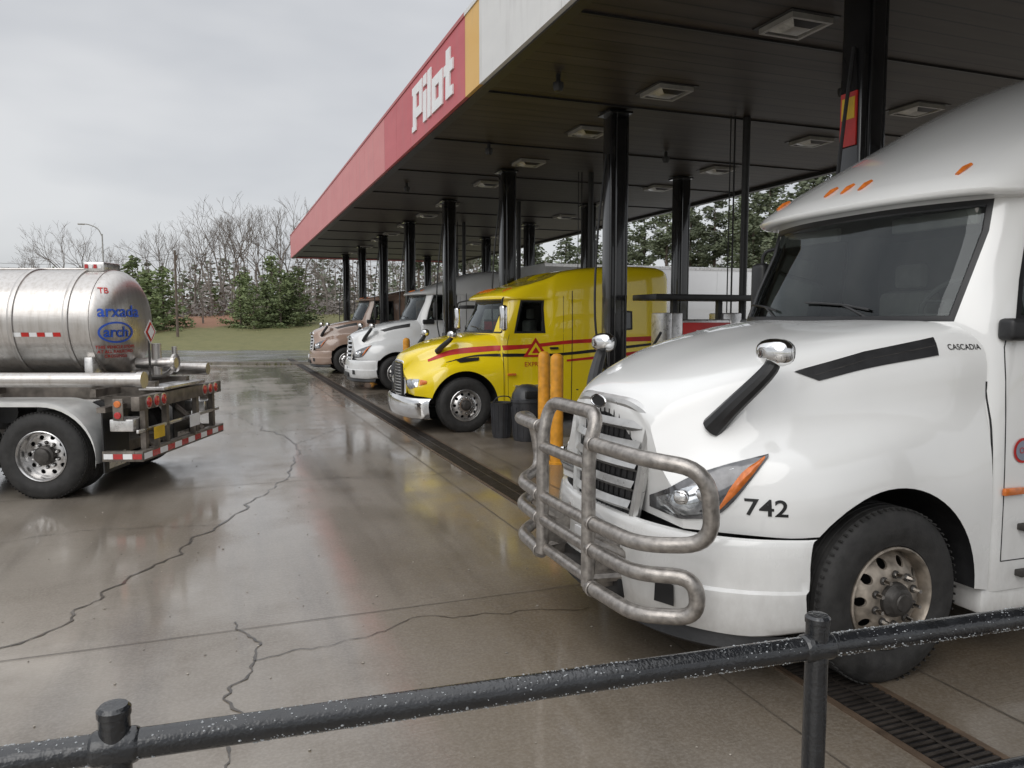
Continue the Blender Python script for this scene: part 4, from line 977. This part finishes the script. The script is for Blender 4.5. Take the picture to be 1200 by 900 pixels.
for px,fw,s in ((-.470,62,1.15),(-.452,64,1.0),(-.490,64,1.15),(-.352,66,.85),(-.335,64,.75),(-.318,66,.9),(-.300,66,.95),(-.287,68,.85),(-.275,67,.95),(-.345,71,.9),(-.31,71,.95),(-.60,70,.6),(-.66,68,.7),(-.385,79,.6)):
    put(rt.choice(YP),'young_pine_tree',px*fw,fw,s)
for px,fw,s in ((.03,82,.75),(.07,84,.8),(.10,80,.8),(.14,82,.75),(.17,78,.8),(.20,76,.8),(.23,74,.78),(.26,72,.8),(.285,70,.85),(.31,66,.85),(.33,64,.9),(.345,62,.95),(.365,60.5,1.0),(.385,60,1.0),(.405,60,1.05),(.43,60,1.1),(.46,60,1.1),(.5,60,1.1),(-.02,86,.8),(-.07,88,.75),(-.12,84,.7),(.6,62,1.1),(.7,64,1.1),(.24,84,.9),(.3,80,1.0)):
    put(rt.choice(TP),'pine_tree',px*fw,fw,s)
bm=bmesh.new(); rn=random.Random(9)
for i in range(560):
    fwd=rn.uniform(98,135); lat=rn.uniform(-1.05,.95)*fwd; z0=h_ground(lat,fwd); hh=rn.uniform(5,9)*(.8 if lat/fwd<-.4 else 1.0); g=rn.random()<.3; wv=rn.uniform(1.4,2.8)
    for j in range(80):
        t=rn.random()**1.3; r=wv*(math.sin(math.pi*min(.15+t*.8,1)))
        leaf(bm,W(lat+rn.gauss(0,r*.6),fwd+rn.gauss(0,r*.5),z0+hh*t),rn.uniform(.25,.6) if g else rn.uniform(.25,.6)*(1.1-t*.6),1 if g else 0,rn)
    tube(bm,[W(lat,fwd,z0-.3),W(lat,fwd,z0+hh)],[.12,.04],0,3,caps=False)
finish(bm,'distant_woodland',['haze','hazeg'],recalc=False,sharp=0)
bm=bmesh.new()
for i in range(420):
    fwd=rn.uniform(74,90); lat=rn.uniform(-.9,.6)*fwd; z0=h_ground(lat,fwd)
    for j in range(34): leaf(bm,W(lat+rn.gauss(0,.8),fwd+rn.gauss(0,.7),z0+abs(rn.gauss(0,.9))),rn.uniform(.1,.30),0,rn)
finish(bm,'brush',['haze'],recalc=False,sharp=0)
M['grassb']=leafm('grass_blades',(.075,.085,.03),(.20,.18,.085))
bm=bmesh.new()
for i in range(14000):
    if i<8000:
        fwd=rn.uniform(57.3,76); lat=rn.uniform(-.7,.3)*fwd; s=rn.uniform(.1,.25)
        if clay(lat,fwd)>.4 and noise.noise(V((lat*.25,fwd*.25,2)))<.15: continue
    else: fwd=rn.uniform(35.2,36.5); lat=rn.uniform(-40,-10); s=rn.uniform(.04,.12)
    p=W(lat,fwd,h_ground(lat,fwd)); d=V((rn.uniform(-.5,.5),rn.uniform(-.5,.5),1))*s; q=V((rn.uniform(-1,1),rn.uniform(-1,1),0)).normalized()*s*.25
    bm.faces.new([bm.verts.new(p-q),bm.verts.new(p+q),bm.verts.new(p+d)])
finish(bm,'grass',['grassb'],recalc=False,sharp=0)

def pole(lat,fwd,h,r=.09):
    P=empty('utility_pole',W(lat,fwd,h_ground(lat,fwd))); bm=bmesh.new()
    cyl(bm,(0,0,-.2),(0,0,h),r*1.2,0,12,r*.8); cyl(bm,(.1,0,h-.7),(.1,0,h-.35),.06,0,8)
    finish(bm,'pole',['barkd'],P)
pole(-.4345*59,59,7.3); pole(-.78*59,59,7.5); pole(-.08*60,60,7.4)
SL=empty('street_lamp',W(-.527*62,62,h_ground(-.527*62,62))); bm=bmesh.new()
cyl(bm,(0,0,-.2),(0,0,8.6),.08,0,12,.05); tube(bm,catmull([V((0,0,8.4)),V((-.3,0,9.0)),V((-.9,0,9.3)),V((-1.3,0,9.35))],5),.04,0,8); box(bm,-1.7,-1.2,-.12,.12,9.27,9.37,0,.04)
finish(bm,'pole_and_head',['fixfr'],SL)
bm=bmesh.new()
for k,(zz0) in enumerate((7.05,6.75)):
    for a,b in ((-.78*59,-.4345*59),(-.4345*59,-.08*60)):
        P=[]
        for i in range(15):
            t=i/14; lat=a+(b-a)*t; P.append(W(lat,59+k*.3,h_ground(lat,59)+zz0-.8*math.sin(math.pi*t)))
        tube(bm,P,.014,0,3)
finish(bm,'power_lines',['gasket'])

# ------------------------------------------------------------------ light, world, camera
w=bpy.data.worlds.new('World'); scene.world=w; w.use_nodes=True; nt=w.node_tree; bg=nt.nodes['Background']
el=math.radians(38); rz=math.radians(228)
sky=nn(nt,'ShaderNodeTexSky',sky_type='NISHITA'); sky.sun_disc=False; sky.sun_elevation=el; sky.sun_rotation=rz
tc=nn(nt,'ShaderNodeTexCoord'); mp=nn(nt,'ShaderNodeMapping'); mp.inputs['Scale'].default_value=(1,1,3.0); nt.links.new(tc.outputs['Generated'],mp.inputs[0])
n1=noi(nt,mp.outputs[0],1.9,4,.5)
sx=nn(nt,'ShaderNodeSeparateXYZ'); nt.links.new(tc.outputs['Generated'],sx.inputs[0])
cl=ramp(nt,n1,.34,.66,(.56,.575,.605),(.77,.775,.785))
zen=mth(nt,'MAXIMUM',sx.outputs[2],0.0)
gain=mth(nt,'ADD',1.0,mth(nt,'MULTIPLY',mth(nt,'MAXIMUM',mth(nt,'SUBTRACT',zen,.42),0.0),3.0))
cg=nn(nt,'ShaderNodeVectorMath',operation='SCALE'); nt.links.new(cl,cg.inputs[0]); nt.links.new(gain,cg.inputs['Scale'])
sk=nn(nt,'ShaderNodeVectorMath',operation='SCALE'); nt.links.new(sky.outputs[0],sk.inputs[0]); sk.inputs['Scale'].default_value=.10
nt.links.new(mixc(nt,.10,cg.outputs[0],sk.outputs[0]),bg.inputs[0]); bg.inputs[1].default_value=1.0
sd=V((math.sin(rz)*math.cos(el),math.cos(rz)*math.cos(el),math.sin(el)))
L_=bpy.data.lights.new('sun','SUN'); L_.energy=1.15; L_.angle=math.radians(50); L_.color=(1,.98,.95)
lo=bpy.data.objects.new('sun',L_); scene.collection.objects.link(lo); lo.rotation_euler=sd.to_track_quat('Z','Y').to_euler(); lo.location=(0,0,30)
cam=bpy.data.cameras.new('camera'); cam.lens=27; cam.sensor_width=36; cam.clip_end=2000; cam.clip_start=.05
co=bpy.data.objects.new('camera',cam); scene.collection.objects.link(co); co.location=(0,0,2.05); co.rotation_euler=(math.radians(90-4.77),0,-TH)
scene.camera=co
scene.view_settings.view_transform='Standard'; scene.view_settings.look='None'; scene.view_settings.exposure=0
print('DONE',sum(len(o.data.polygons) for o in scene.objects if o.type=='MESH'))
